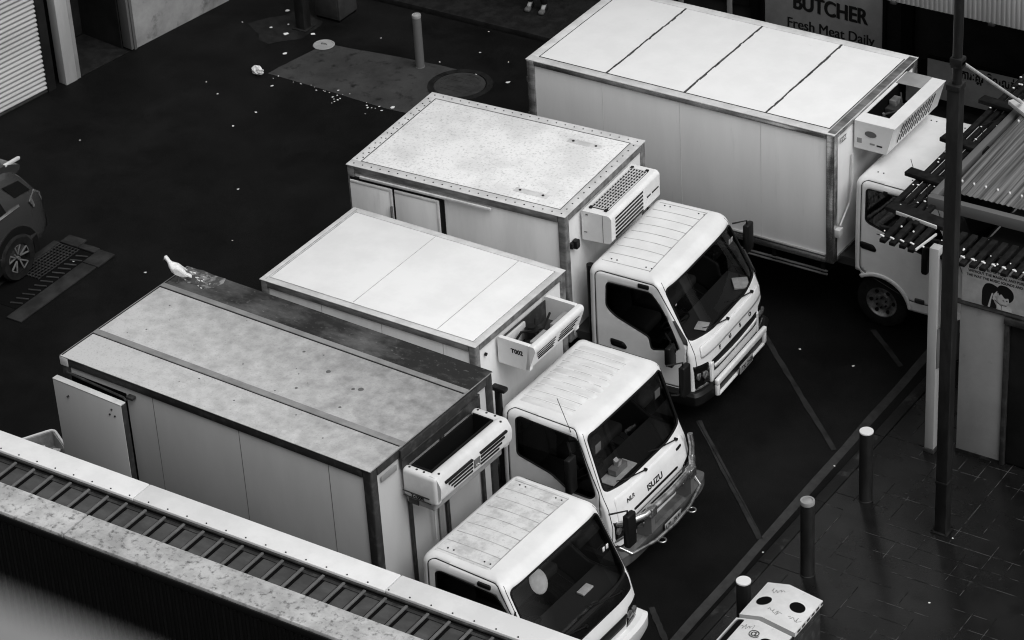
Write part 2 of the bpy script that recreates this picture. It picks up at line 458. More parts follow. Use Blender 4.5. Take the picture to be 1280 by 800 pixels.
def outline_tube(bm, cb, poly, kind, off, r, n=6):
    pts = []
    for i, p in enumerate(poly):
        q = poly[(i + 1) % len(poly)]; L = math.hypot(q[0] - p[0], q[1] - p[1]); k = max(1, int(L / .05))
        for a in range(k):
            u, w = p[0] + (q[0] - p[0]) * a / k, p[1] + (q[1] - p[1]) * a / k
            pts.append(cb.fp(u, w, off) if kind == 'front' else cb.sp(u, w, kind, off))
    out = [pts[0]]
    for p in pts[1:]:
        if (Vector(p) - Vector(out[-1])).length > .004: out.append(p)
    tube(bm, out, r, n, False, 0, True)
def band(bm, cb, prof, xside, n=14):
    """bumper-like bar wrapped round the nose; prof: (offset, z) loop"""
    ts = []
    for sg in (-1, 1):
        l = [('s', xside + (cb.xf(prof[0][1]) - cb.rx - xside) * k / 3, sg) for k in range(3)] + [('c', t, sg) for t in range(0, 91, 10)]
        ts += l if sg < 0 else l[::-1]
    rings = []
    for c in ts:
        ring = []
        for off, z in prof:
            h = cb.hw(cb.zb) + off; f = lerp_tab(cb.front, cb.zb + .1) + off
            if c[0] == 's': p = (c[1], c[2] * h)
            else: t = R(c[1]); p = (f - cb.rx + cb.rx * math.sin(t), c[2] * (h - cb.ry + cb.ry * math.cos(t)))
            ring.append(bm.verts.new(cb.P(p[0], p[1], z)))
        rings.append(ring)
    m = len(prof)
    for A, B in zip(rings, rings[1:]):
        for k in range(m): bm.faces.new((A[k], A[(k + 1) % m], B[(k + 1) % m], B[k]))
    bm.faces.new(rings[0]); bm.faces.new(rings[-1][::-1])
    bmesh.ops.recalc_face_normals(bm, faces=bm.faces[:])

def wheel(parent, x, y, r, sg, w=.22, dual=False):
    """steel wheel standing on the ground, sg = outward side"""
    wp = thing('wheel', None, None); wp.parent = parent
    bm = NB(); c = (x, y, r); hw = w / 2
    lathe(bm, [(-hw, r * .6), (-hw, r * .9), (-hw * .85, r * .97), (-hw * .6, r), (hw * .6, r), (hw * .85, r * .97), (hw, r * .9), (hw, r * .6)], c, 'y', 40)
    for k in range(4):  # tread grooves as shallow dark ribs
        a = -hw * .55 + k * hw * .37
        lathe(bm, [(a, r + .001), (a, r + .005), (a + .018, r + .005), (a + .018, r + .001)], c, 'y', 40)
    if dual:
        c2 = (x, y - sg * (w + .03), r)
        lathe(bm, [(-hw, r * .6), (-hw, r * .9), (-hw * .6, r), (hw * .6, r), (hw, r * .9), (hw, r * .6)], c2, 'y', 32)
    link('tyre', bm, 'rubber', wp)
    bm = NB(); o = sg
    d = .10 if dual else -.02
    lathe(bm, [(-o * hw * .9, r * .55), (o * hw * .95, r * .62), (o * hw * .98, r * .57), (o * (hw * .8 - max(d, 0)), r * .53), (o * (hw * .55 - max(d, 0)), r * .34), (o * (hw * .9 - max(d, 0)), r * .28), (o * (hw * .95 - max(d, 0)), r * .1), (o * (hw * .95 - max(d, 0)), 0)], c, 'y', 36)
    link('rim', bm, 'steel', wp)
    bm = NB()
    for k in range(6):
        t = 2 * math.pi * k / 6
        p = (x + r * .44 * math.cos(t), r + r * .44 * math.sin(t)); yy = y + o * (hw * .67 - max(d, 0))
        cyl(bm, (p[0], yy - o * .03, p[1]), (p[0], yy + o * .012, p[1]), r * .075, 12)
        t += .5; p = (x + r * .2 * math.cos(t), r + r * .2 * math.sin(t))
        cyl(bm, (p[0], yy - o * .01, p[1]), (p[0], yy + o * .05, p[1]), .014, 6)
    link('wheel_nut', bm, 'black', wp)
    return wp

def mirror(t, cb, sg, x, z0, z1, out=.2):
    bm = NB(); y = sg * cb.hw(1.3)
    b = Vector(cb.P(x - .02, y + sg * .005, z0 + .05)); tp = Vector(cb.P(x - .05, sg * cb.hw(z1 + .05) , z1 + .06))
    m0 = Vector(cb.P(x + .08, y + sg * out, z0 + .04)); m1 = Vector(cb.P(x + .08, y + sg * out, z1 + .05))
    tube(bm, [b, (b + m0) / 2 + Vector((0, 0, -.02)), m0, m1, tp], .012, 8)
    o = link('mirror', bm, 'black', t)
    bm = NB(); cx, cy, _ = cb.P(x + .08, y + sg * (out + .03), 0)
    bx(bm, cx - .03, cx + .05, cy - .085, cy + .085, z0, z1, .025, seg=3)
    link('mirror_housing', bm, 'black', o)
    bm = NB(); bx(bm, cx - .036, cx - .031, cy - .07, cy + .07, z0 + .02, z1 - .02); link('mirror_glass', bm, 'blackgl', o)
    return o

def zd_r(spec): return spec.get('rearz', .8)
def build_cab(t, cb, spec):
    wins = {k: round_poly([(min(x, cb.xf(z) - .15), z) for x, z in spec['win']], .05) for k in (-1, 1)}
    hx, hr = spec['hub'], spec['archr']
    arch = [(hx + hr, .3)] + [(hx + hr * math.cos(R(a)), .38 + hr * math.sin(R(a))) for a in range(0, 128, 8)] + [(.1, zd_r(spec)), (-.1, zd_r(spec) + .02), (-.1, .3)]
    zt = spec['wst']; zw = spec['wsb']; zd = spec.get('doorz', .6)
    # door outline: rear edge upright, front edge up the pillar
    door = [(.1, zd + .3), (.1, zt + .035), (.16, zt + .075), (cb.xf(zt) - .16, zt + .06), (cb.xf(zw) - .1, zw + .02), (cb.xf(zw) - .1, zd), (hx + hr + .02, zd), (.2, zd + .24)]
    door = round_poly(door, .07)
    a = cb.hw(zw) - .075; b = cb.hw(zt) - .07
    ws = round_poly([(-a, zw + .045), (-a * .5, zw), (a * .5, zw), (a, zw + .045), (b, zt - .01), (b * .6, zt + .012), (-b * .6, zt + .012), (-b, zt - .01)], .07)
    cab, dr = cab_shell(cb, wins, arch, door, ws, t, [spec.get('paint', 'white'), 'dash'], rearz=zd_r(spec))
    for k, d in dr.items():
        surf_patch(cb, 'window_pane', [(x, z) for x, z in wins[k]], k, -.012, 'glass', d, 0)
        bm = NB(); outline_tube(bm, cb, wins[k], k, -.004, .011); link('window_seal', bm, 'black', d)
        bm = NB(); outline_tube(bm, cb, door, k, -.001, .006, 5); link('door_gap', bm, 'black', d)
        hz = spec['handle'][1]; hx_ = spec['handle'][0]
        surf_patch(cb, 'handle', round_poly([(hx_, hz + .06), (hx_ + .2, hz + .045), (hx_ + .25, hz - .03), (hx_ + .22, hz - .06), (hx_ + .01, hz - .045)], .03), k, .008, 'black', d, .01)
    # windscreen with wipers, gasket
    g = surf_patch(cb, 'windscreen', ws, 'front', -.012, 'wsglass', t, 0)
    bm = NB(); outline_tube(bm, cb, ws, 'front', -.002, .014); link('windscreen_seal', bm, 'black', g)
    for y0, y1 in spec.get('wipers', ((-.1, -.65), (.62, .05))):
        bm = NB(); z0 = zw - .05
        pv = Vector(cb.fp(y0, z0, .02)); tip = Vector(cb.fp(y1, zw + .1, .02)); md = Vector(cb.fp((y0 + y1 * 2) / 3, zw + .04, .03))
        tube(bm, [pv, md], .008, 6); tube(bm, [cb.fp(y0 * .6 + y1 * .4, zw + .01, .012), md, tip], .006, 6); cyl(bm, cb.fp(y0, z0, 0), cb.fp(y0, z0, .035), .02, 10)
        link('wiper', bm, 'black', g)
    # roof ribs
    rs = spec['ribs']; rb = NB(); h = cb.hw(cb.zr)
    x1 = cb.xf(cb.zr) - spec.get('ribfront', .12)
    if rs[0] == 'groove':
        for k in range(rs[1]):
            y = -h * .95 + 2 * h * .95 * k / (rs[1] - 1)
            P0 = [cb.P(x, y, cb.roofz(x, y) + .001) for x in (cb.xr(cb.zr) + .01, .35, .6, .8, x1)]
            for p, q in zip(P0, P0[1:]): obb(rb, p, q, .011, .004)
        yy = [-h * .97 + 2 * h * .97 * k / 16 for k in range(17)]
        for p, q in zip(yy, yy[1:]): obb(rb, cb.P(x1, p, cb.roofz(x1, p) + .001), cb.P(x1, q, cb.roofz(x1, q) + .001), .013, .004)
        link('roof_seam', rb, rs[2], cab)
    elif rs[1]:
        n = rs[1]; nx, ny = 16, n * 12; hh = h * .93; gr_ = []; xa = cb.xr(cb.zr) + .03
        for i in range(nx + 1):
            row = []
            for j in range(ny + 1):
                y = -hh + 2 * hh * j / ny; ph = (j / 12.) % 1.
                xe = x1 - (.0 if n * .28 < j / 12. < n * .62 else .07); x = xa + (xe - xa) * i / nx
                w = min(1., i / 1.5, (nx - i) / 1.0); pr_ = max(0., min(1., (ph - .12) / .12, (.88 - ph) / .12))
                row.append(rb.verts.new(cb.P(x, y, cb.roofz(x, y) - .004 + .019 * pr_ * w)))
            gr_.append(row)
        for i in range(nx):
            for j in range(ny): rb.faces.new((gr_[i][j], gr_[i + 1][j], gr_[i + 1][j + 1], gr_[i][j + 1]))
        link('roof_rib', rb, spec.get('ribmat', 'cabroof'), cab, 80)
        fr_ = NB()
        for j in range(n):
            y = -hh + 2 * hh * (j + 1) / n
            if j == n - 1: continue
            for p, q in ((xa, .5), (.5, x1 - .08)): obb(fr_, cb.P(p, y, cb.roofz(p, y) + .001), cb.P(q, y, cb.roofz(q, y) + .001), .012, .004)
        link('rib_groove_shade', fr_, 'ribline', cab)  # strips draw the shade lying in the grooves between ribs
    else: rb.free()
    sm = NB()
    for sg in (-1, 1):
        pts = [cb.sp(cb.xf(z) - .075, z, sg, .0005) for z in [cb.zb + .15 + (cb.zr - cb.re * .5 - cb.zb - .15) * k / 24 for k in range(25)]]
        tube(sm, pts, .0045, 5)
    link('pillar_seam', sm, 'black', cab)
    bm = NB()
    for y in (-.88, .88):
        for x in (.22, .3, .72, .8):
            p = cb.P(x, y * h, cb.roofz(x, y * h)); cyl(bm, (p[0], p[1], p[2] - .01), (p[0], p[1], p[2] + .006), .011, 8)
    link('roof_plug', bm, 'black', cab)
    # inside: dash, seats, wheel
    bm = NB(); W = cb.hw(1.1) - .08
    x_d = cb.xf(zw) - .1
    prism(bm, [(x_d - .42, zw - .12), (x_d - .38, zw - .03), (x_d + .02, zw - .04), (x_d + .02, zw - .4), (x_d - .35, zw - .45)], 'y', -W, W)
    for v in bm.verts: v.co += Vector((cb.x0, cb.yc, 0))
    link('dashboard', bm, 'dash', t)
    for ys in (-.5, 0.08, .5):
        bm = NB(); w = .24
        bx(bm, cb.x0 + .18, cb.x0 + .68, cb.yc + ys - w, cb.yc + ys + w, .98, 1.12, .05, seg=3)
        mt = Matrix.Translation((cb.x0 + .2, cb.yc + ys, 1.08)) @ Matrix.Rotation(R(-8), 4, 'Y')
        bx(bm, -.06, .06, -w, w, 0, .55, .05, 0, mt, 3); bx(bm, -.05, .04, -w * .55, w * .55, .57, .75, .04, 0, mt, 3)
        link('seat', bm, 'seat', t)
    bm = NB(); bx(bm, cb.x0 + .06, x_d, cb.yc - W, cb.yc + W, .84, .96); bx(bm, cb.x0 + .05, cb.x0 + .075, cb.yc - W, cb.yc + W, .9, cb.zr - .2); link('cab_floor', bm, 'dash', t)
    bm = NB(); cx, cy = cb.x0 + x_d - .42, cb.yc - .5
    mt = Matrix.Translation((cx, cy, zw - .02)) @ Matrix.Rotation(R(-28), 4, 'Y')
    tube(bm, [mt @ Vector((.2 * math.cos(k * math.pi / 12), .2 * math.sin(k * math.pi / 12), 0)) for k in range(24)], .014, 8, False, 0, True)
    for a in (0, 2.1, 4.2): tube(bm, [mt @ Vector((0, 0, -.03)), mt @ Vector((.2 * math.cos(a), .2 * math.sin(a), 0))], .012, 6)
    tube(bm, [mt @ Vector((0, 0, -.03)), mt @ Vector((.1, 0, -.45))], .03, 8)
    link('steering_wheel', bm, 'black', t)
    return cab, dr, g, ws, zw, zt

def chassis(t, cb, L, rear_x, r, W, cabhub, zb):
    bm = NB(); yc = cb.yc
    for s_ in (-.38, .38): bx(bm, .1, cb.x0 + cb.xf(.6) - .25, yc + s_ - .04, yc + s_ + .04, .52, .72, .008)
    for k in range(6): bx(bm, .3 + k * .8, .38 + k * .8, yc - .38, yc + .38, .56, .68)
    bx(bm, .02, .1, .15, W - .15, .5, .62, .01)
    for k in range(7): bx(bm, .1 + k * (L - .3) / 6, .16 + k * (L - .3) / 6, .03, W - .03, .72, zb)
    tube(bm, [(rear_x, .25, r), (rear_x, W - .25, r)], .07, 10); tube(bm, [(cb.x0 + cabhub, yc - .7, r), (cb.x0 + cabhub, yc + .7, r)], .05, 10)
    cyl(bm, (L * .55, yc - .75, .55), (L * .55 + .7, yc - .75, .55), .2, 18)
    link('chassis', bm, 'black', t)
    for sg in (-1, 1):
        wheel(t, rear_x, (.28 if sg < 0 else W - .28), r, sg, .19, True)
        wheel(t, cb.x0 + cabhub, yc + sg * (cb.hwb - .2), r, sg, .2)
        bm = NB(); bx(bm, rear_x - r - .22, rear_x - r - .2, .1 if sg < 0 else W - .5, .5 if sg < 0 else W - .1, .2, .72); link('mud_flap', bm, 'rubber', t)
        bm = NB(); bx(bm, 0, .03, (.08 if sg < 0 else W - .36), (.36 if sg < 0 else W - .08), .74, .84, .01); link('tail_lamp', bm, 'orange', t)

# ---------------------------------------------------------------- cargo boxes
def rivet_row(bm, p0, p1, n, r=.011, h=.004):
    p0, p1 = Vector(p0), Vector(p1)
    for k in range(n):
        p = p0.lerp(p1, (k + .5) / n); cyl(bm, p - Vector((0, 0, .003)), p + Vector((0, 0, h)), r, 8)
def cargo(t, L, W, H, zb, side, railm, flange, railh, seams=(), flw=.07, post=.1, postm=None, sidem2=None):
    bm = NB(); i = .012
    bx(bm, i, L - i, i, W - i, zb, H - .02, .006)
    body = link('cargo_box', bm, side, t)
    bm = NB()
    o = .012
    # side, front and rear top rails, lower sills, corner posts (butted)
    for y0, y1 in ((-o, i + .002), (W - i - .002, W + o)):
        bx(bm, post, L - post, y0, y1, H - railh, H - .012, .006); bx(bm, post, L - post, y0, y1, zb, zb + .09, .006)
        bx(bm, post, L - post, y0 - (.008 if y0 < 0 else 0), y1 + (.008 if y0 > 0 else 0), zb + .1, zb + .125, .004); 
    for x0, x1 in ((-o, i + .002), (L - i - .002, L + o)):
        bx(bm, x0, x1, post, W - post, H - railh, H - .012, .006); bx(bm, x0, x1, post, W - post, zb, zb + .07, .006)
    link('side_rail', bm, railm, body)
    for px in (0, 1):
        for py in (0, 1):
            bm = NB(); xa = -o if not px else L - post; ya = -o if not py else W - post
            bx(bm, xa, xa + post + o, ya, ya + post + o, zb, H - .012, .02, seg=3)
            link('corner_post', bm, postm or railm, body)
    bm = NB(); f = flw; e = o + .006
    bx(bm, -e, L + e, -e, f, H - .012, H, .004); bx(bm, -e, L + e, W - f, W + e, H - .012, H, .004)
    bx(bm, -e, f, f, W - f, H - .012, H, .003); bx(bm, L - f, L + e, f, W - f, H - .012, H, .003)
    fl = link('roof_flange', bm, flange, body)
    bm = NB()
    for x in seams:
        bx(bm, x - .003, x + .003, i - .0025, i + .004, zb + .13, H - railh - .01)
        bx(bm, x - .003, x + .003, W - i - .004, W - i + .0025, zb + .13, H - railh - .01)
    if seams: link('panel_joint', bm, {'panelA': 'grey', 'panelD': 'faintseam'}.get(side, 'softseam'), body)
    return body, fl
def sub(name, f, m, parent, angle=35):
    bm = NB(); f(bm); return link(name, bm, m, parent, angle)
# ---------------------------------------------------------------- the four trucks
GT = 'refrigerated trucks parked side by side'
def letters_front(t, cb, name, body, size, y, z, off, m, right=(0, 1, 0), sx=1., bold=.002, spread=None, shear=0.):
    """lettering on the nose; read from the front it runs towards +y"""
    parts = []
    if spread:
        for k, ch in enumerate(body):
            yy = y + k * spread; p = cb.fp(yy, z, off); parts.append(text(name, ch, size, p, right, (-.25, 0, 1), m, t, .002, 'CENTER', bold, sx))
    else:
        p = cb.fp(y, z, off); parts.append(text(name, body, size, p, right, (-.25, 0, 1), m, t, .002, 'CENTER', bold, sx, shear))
    return parts
def plate(t, cb, y, z, off, body):
    x, yy, zz = cb.P(cb.xf(cb.zb + .1) + off, y, z)
    bm = NB(); bx(bm, x - .006, x + .004, yy - .19, yy + .19, zz - .06, zz + .06, .004); o = link('number_plate', bm, 'midgrey', t)
    text('plate_lettering', body, .1, (x + .0055, yy, zz - .036), (0, 1, 0), (0, 0, 1), 'black', o, .001, 'CENTER', .001)
    bm = NB(); bx(bm, x - .009, x - .0065, yy - .2, yy + .2, zz - .07, zz + .07, .003); link('plate_frame', bm, 'black', o)
def headlamp(t, cb, poly, sg):
    pl = [(sg * y, z) for y, z in poly]
    h = surf_patch(cb, 'headlight', pl, 'front', .006, 'blackgl', t, .03)
    ys = [p[0] for p in pl]; zs_ = [p[1] for p in pl]; yc, zc = sum(ys) / len(ys), sum(zs_) / len(zs_)
    bm = NB()
    for dy, dz, r in ((-.08, .02, .05), (.03, .0, .055)):
        p = Vector(cb.fp(yc + dy, zc + dz, .0)); lathe(bm, [(.0, r), (.02, r), (.026, r * .6), (.028, 0)], p, 'x', 18)
    link('lamp_reflector', bm, 'lens', h)
    surf_patch(cb, 'indicator', [(yc - .14, min(zs_) + .01), (yc + .1, min(zs_) + .01), (yc + .08, min(zs_) + .045), (yc - .12, min(zs_) + .045)], 'front', .012, 'lens', h, .012)

# ---- truck at the front left: weathered grey roof
tA = thing('refrigerated_truck', 'weathered truck with sooty grey roof and half-open side door, white bird standing on it', 'truck', (-20.96, 20.86, 0), R(-2.319), GT)
L, W, H, zb = 4.566, 2.271, 3.15, 1.0
body, fl = cargo(tA, L, W, H, zb, 'panelA', 'darktrim', 'barA', .125, (1.38, 2.67, 3.96), .02, .11)
def rp(bm, x0, x1, y0, y1, z=H, t=.012): bx(bm, x0, x1, y0, y1, z - .009, z - .009 + t, .004)
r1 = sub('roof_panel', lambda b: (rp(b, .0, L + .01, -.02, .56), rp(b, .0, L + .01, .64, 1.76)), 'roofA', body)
r2 = sub('roof_panel', lambda b: rp(b, .0, L + .01, 1.84, W + .02), 'roofA2', body); r2['label'] = 'sooty black strip of roof sheet'
sub('roof_bar', lambda b: (rp(b, -.005, L + .012, .55, .64, H + .006), rp(b, -.005, L + .012, 1.76, 1.84, H + .006)), 'barA', body)
sub('roof_joint', lambda b: (rp(b, 0, L, .53, .549, H + .002), rp(b, 0, L, 1.738, 1.758, H + .002), rp(b, .0, .02, 0, W, H + .002)), 'black', body)
def spots(b):
    for k in range(20):
        x, y = random.uniform(.2, L - .1), random.uniform(.02, 1.72)
        if abs(y - .6) < .08: continue
        r = random.choice((.008, .012, .012, .02)); lathe(b, [(0, r), (.002, r * .8), (.0022, 0)], (x, y, H + .003), 'z', 7)
    for x, y, r in ((3.5, 1.22, .035), (3.42, 1.18, .022), (2.95, 1.32, .03)): lathe(b, [(0, r), (.004, r * .9), (.005, 0)], (x, y, H + .003), 'z', 12)
sub('roof_spot', spots, 'grey', body)
# droppings where the bird stands
dp = [(.1, 2.04), (.14, 2.2), (.1, 2.27), (.24, 2.3), (.42, 2.28), (.6, 2.29), (.64, 2.2), (.6, 2.05), (.52, 1.98), (.38, 2.01), (.25, 1.98), (.17, 2.01)]
dm = mat('speckled_droppings', .06, .6, .2, .25, 7, .48, .6, c3=.6, scale3=11, lo3=.62, hi3=.7); M['droppings'] = dm
sub('dried_droppings', lambda b: prism(b, dp, 'z', H + .003, H + .008), 'droppings', body)
def dcr(b):
    for k in range(16):
        x, y = random.gauss(.3, .14), random.gauss(2.15, .09)
        if .05 < x < .7 and 1.95 < y < 2.27: s = random.uniform(.006, .02); bx(b, x - s, x + s, y - s * .6, y + s * .6, H + .006, H + .012 + s * .3, .003)
sub('dropping_crust', dcr, 'litter', body)
# front wall battens
def fst(b):
    for y, w in ((.62, .05), (1.28, .055), (1.98, .05)): bx(b, L + .001, L + .03, y - w / 2, y + w / 2, zb + .08, H - .14, .006)
sub('front_batten', fst, 'darktrim', body)
sub('drain_pipe', lambda b: tube(b, [(L + .05, 1.0, 2.45), (L + .06, .98, 2.2), (L + .04, 1.0, 1.6)], .012, 8), 'palealu', body)
sub('front_channel', lambda b: bx(b, L + .001, L + .02, 1.12, 1.2, zb + .08, 2.4, .004), 'midgrey', body)
sub('name_plate', lambda b: bx(b, L + .013, L + .018, .16, .44, 2.9, 2.98, .004), 'midgrey', body)
# the half-open sliding door hanging outside the wall
dr = sub('sliding_door', lambda b: bx(b, -.03, 1.06, -.17, -.09, zb + .12, 2.9, .008, 0, Matrix.Rotation(R(-1.2), 4, 'Z')), 'panelA', tA)
sub('door_top_edge', lambda b: bx(b, -.03, 1.06, -.172, -.088, 2.9, 2.912, .003, 0, Matrix.Rotation(R(-1.2), 4, 'Z')), 'palealu', dr)
sub('door_edge', lambda b: bx(b, 1.061, 1.072, -.165, -.09, zb + .12, 2.9, .003, 0, Matrix.Rotation(R(-1.2), 4, 'Z')), 'darktrim', dr)
sub('hinge', lambda b: [cyl(b, (-.04, -.13, z), (-.04, -.13, z + .07), .018, 10) for z in (1.3, 1.7, 2.6)], 'darktrim', dr)
sub('door_bolt', lambda b: [cyl(b, (x, -.2, z), (x, -.165, z), .012, 8) for x, z in ((.9, 2.8), (.86, 2.72), (.94, 2.72), (.2, 2.74), (.32, 1.75), (.1, 1.68))], 'darktrim', dr)
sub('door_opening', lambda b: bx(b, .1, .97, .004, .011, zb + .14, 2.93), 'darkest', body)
sub('door_track', lambda b: (tube(b, [(.1, -.05, 2.97), (1.0, -.07, 2.93), (1.06, -.1, 2.93)], .014, 8), bx(b, 1.02, 1.12, -.06, .01, 2.91, 2.95, .008)), 'darktrim', body)
sub('corner_cap', lambda b: bx(b, -.022, .1, -.022, .05, 3.02, 3.135, .01), 'palealu', body)
# refrigeration unit: open top, louvred nose
def unitA(b):
    x0, x1, y0, y1, z0, z1 = L + .02, L + .5, .5, 1.92, 2.5, 2.9
    bx(b, x0, x0 + .03, y0 + .05, y1 - .05, z0, z1 - .08, .01)
    bx(b, x0, x1, y0, y0 + .12, z0 + .02, z1, .05, seg=4); bx(b, x0, x1, y1 - .12, y1, z0 + .02, z1, .05, seg=4)
    prism(b, round_poly([(x1 - .14, z1 + .001), (x1 - .02, z1 + .001), (x1 + .05, z1 - .12), (x1 + .03, z1 - .3), (x1 - .1, z0), (x1 - .14, z0)], .05), 'y', y0 + .03, y1 - .03)
uA = sub('refrigeration_unit', unitA, 'whiteA', tA, 50)
sub('unit_tray', lambda b: (bx(b, L + .05, L + .36, .622, 1.798, 2.52, 2.6), bx(b, L + .335, L + .358, .622, 1.798, 2.61, 2.892), bx(b, L + .052, L + .075, .622, 1.798, 2.61, 2.86), bx(b, L + .08, L + .33, .6215, .64, 2.61, 2.892), bx(b, L + .08, L + .33, 1.78, 1.7985, 2.61, 2.892), bx(b, L + .24, L + .27, .65, 1.77, 2.61, 2.78)), 'black', uA)
sub('front_header', lambda b: (bx(b, L + .013, L + .045, .5, 1.95, 2.88, H - .02, .006), bx(b, L + .046, L + .06, .5, 1.95, 3.0, 3.02, .003)), 'darktrim', body)
sub('unit_base', lambda b: bx(b, L + .02, L + .42, .55, 1.85, 2.4, 2.5, .03, seg=3), 'midgrey', uA)
def louv(b):
    for s0, s1 in ((.62, 1.13), (1.28, 1.79)):
        for k in range(5):
            if k == 4: continue
            z = 2.81 - k * .05; x = L + .5 + .05 - .02 * (2.78 - z) / .18 - .008; tr = .05 * k
            a, c = (s0 + tr, s1) if s0 < 1 else (s0, s1 - tr)
            obb(b, (x, a, z), (x, c, z), .03, .026, .004)
sub('louvre', louv, 'black', uA)
sub('unit_badge', lambda b: bx(b, L + .545, L + .556, 1.15, 1.26, 2.68, 2.79, .004), 'grey', uA)
text('badge_emblem', 'K', .09, (L + .557, 1.205, 2.702), (0, 1, 0), (-.1, 0, 1), 'paper', uA, .001, 'CENTER', .003)
sub('unit_trim', lambda b: (bx(b, L + .03, L + .4, .488, .497, 2.6, 2.615, .003), bx(b, L + .03, L + .42, .488, .497, 2.54, 2.55, .002), bx(b, L + .06, L + .2, .545, .549, 2.41, 2.48, .002)), 'darktrim', uA)
text('unit_lettering', 'T-600R', .06, (L + .14, .4945, 2.556), (1, 0, 0), (0, 0, 1), 'black', uA, .002, 'LEFT', .002)
sub('unit_screw', lambda b: [cyl(b, (x, y, 2.896), (x, y, 2.906), .014, 8) for x, y in ((L + .1, .56), (L + .2, .56), (L + .3, .56), (L + .46, .62), (L + .1, 1.86), (L + .22, 1.86), (L + .34, 1.86), (L + .46, 1.8))], 'darktrim', uA)
cbA = Cab(5.0, 1.13, .95, .92, .5, 1.2, 2.07, [(.5, 1.68), (.9, 1.68), (1.15, 1.61), (1.25, 1.56), (1.98, 1.2), (2.07, 1.14)])
specA = dict(win=[(.2, 1.4), (.2, 1.88), (.27, 1.92), (1.02, 1.88), (1.15, 1.72), (1.3, 1.4), (1.35, 1.2), (1.22, 1.12), (.95, 1.13), (.7, 1.28)], hub=.45, archr=.48, wst=1.96, wsb=1.2, handle=(.25, 1.05), ribs=('groove', 9, 'softseam'), ribfront=.2, paint='white')
cabA, drA, wgA, wsA, _, _ = build_cab(tA, cbA, specA)
# the dirty ribbed roof skin
bm = NB(); hh = cbA.hw(2.07) + .0; nx, ny = 14, 30; g = []
for i in range(nx + 1):
    x = .1 + (cbA.xf(2.07) - .305) * i / nx; row = []
    for j in range(ny + 1):
        y = -hh + 2 * hh * j / ny; row.append(bm.verts.new(cbA.P(x, y, cbA.roofz(x, y) + .0008)))
    g.append(row)
for i in range(nx):
    for j in range(ny): bm.faces.new((g[i][j], g[i + 1][j], g[i + 1][j + 1], g[i][j + 1]))
link('roof_skin', bm, 'dirtyroof', cabA)
surf_patch(cbA, 'nose_panel', round_poly([(-.86, 1.04), (.86, 1.04), (.87, 1.24), (-.87, 1.24)], .03), 'front', .003, 'blackgl', tA, .01)
surf_patch(cbA, 'grille', round_poly([(-.6, .72), (.6, .72), (.64, .86), (-.64, .86)], .03), 'front', .008, 'black', tA, .01)
for sg in (-1, 1): headlamp(tA, cbA, [(.62, .66), (.88, .68), (.9, .92), (.66, .9)], sg)
bm = NB(); band(bm, cbA, [(-.06, .36), (.07, .38), (.1, .46), (.1, .6), (.06, .64), (-.06, .64)], 1.25); link('bumper', bm, 'white', tA)
mirror(tA, cbA, -1, 1.33, 1.35, 1.7); mirror(tA, cbA, 1, 1.33, 1.4, 1.85, .16)
sub('marker_lamp', lambda b: (bx(b, *[v for v in (cbA.x0 + .78, cbA.x0 + .96)], cbA.yc - cbA.hw(1.96) - .02, cbA.yc - cbA.hw(1.96) + .05, 1.93, 1.985, .014)), 'black', tA)
plate(tA, cbA, 0, .5, .107, '1QF 8KD')
chassis(tA, cbA, L, 1.0, .37, W, .45, zb)
def dashA(b):
    x = cbA.x0 + cbA.xf(1.2) - .2
    bx(b, x - .16, x - .06, cbA.yc + .3, cbA.yc + .5, 1.175, 1.2, .004)
top(sub('paper_sheet', dashA, 'paper', tA), tA, 'folded paper on the dashboard of the weathered sooty-roofed truck', 'paper')
sub('pale_oval', lambda b: bmesh.ops.create_uvsphere(b, u_segments=16, v_segments=10, radius=.14, matrix=Matrix.Translation((cbA.x0 + .9, cbA.yc + .03, 1.4)) @ Matrix.Rotation(R(-30), 4, 'Y') @ Matrix.Diagonal((.25, 1, 1.1, 1))), 'paper', tA)  # unidentified pale oval shape added loose inside the cab
sub('windscreen_sticker', lambda b: [bx(b, cbA.x0 + cbA.xfront(.66, 1.62) - .01, cbA.x0 + cbA.xfront(.66, 1.62) + .0, cbA.yc + .66 + k * .07, cbA.yc + .7 + k * .07, 1.58, 1.64, .002) for k in range(2)], 'paper', wgA)

# ---- second truck: clean white roof, chrome bull bar
tB = thing('refrigerated_truck', 'truck with smooth clean white roof and chrome bull bar, tissue box on its dashboard', 'truck', (-20.14, 23.63, 0), R(-.674), GT)
L, W, H, zb = 3.171, 1.943, 2.92, .95
body, fl = cargo(tB, L, W, H, zb, 'panelB', 'alu', 'palealu', .1, (.1, .9, 1.8, 2.7), .075, .09)
sub('roof_panel', lambda b: bx(b, .085, L - .085, .085, W - .085, H - .012, H + .004, .006), 'roofB', body)
sub('sheet_seam', lambda b: [bx(b, x - .004, x + .004, .1, W - .1, H + .004, H + .0065) for x in (1.33, 2.57)], 'softseam', body)
sub('roof_bead', lambda b: (bx(b, .05, .062, .02, W - .02, H, H + .005), bx(b, .075, .084, .05, W - .05, H, H + .004), bx(b, .05, L - .1, .074, .083, H, H + .004)), 'softseam', body)
sub('front_bolt', lambda b: [cyl(b, (L, y, 2.7), (L + .02, y, 2.7), .022, 12) for y in (.2,)], 'black', body)
def traysh(b, x0, x1, y0, y1, z0, z1, w=.09, front=.0, slope=.1):
    prism(b, round_poly([(x1 - w - .01, z1), (x1 - .02, z1), (x1, z1 - .05), (x1 - slope, z0 + .03), (x1 - slope - .05, z0), (x1 - w - .06, z0)], .025), 'y', y0, y1)
    for a, c in ((y0, y0 + .055), (y1 - .055, y1)):
        prism(b, round_poly([(x0, z1), (x1 - w, z1), (x1 - w, z0), (x0, z0)], .02), 'y', a, c)
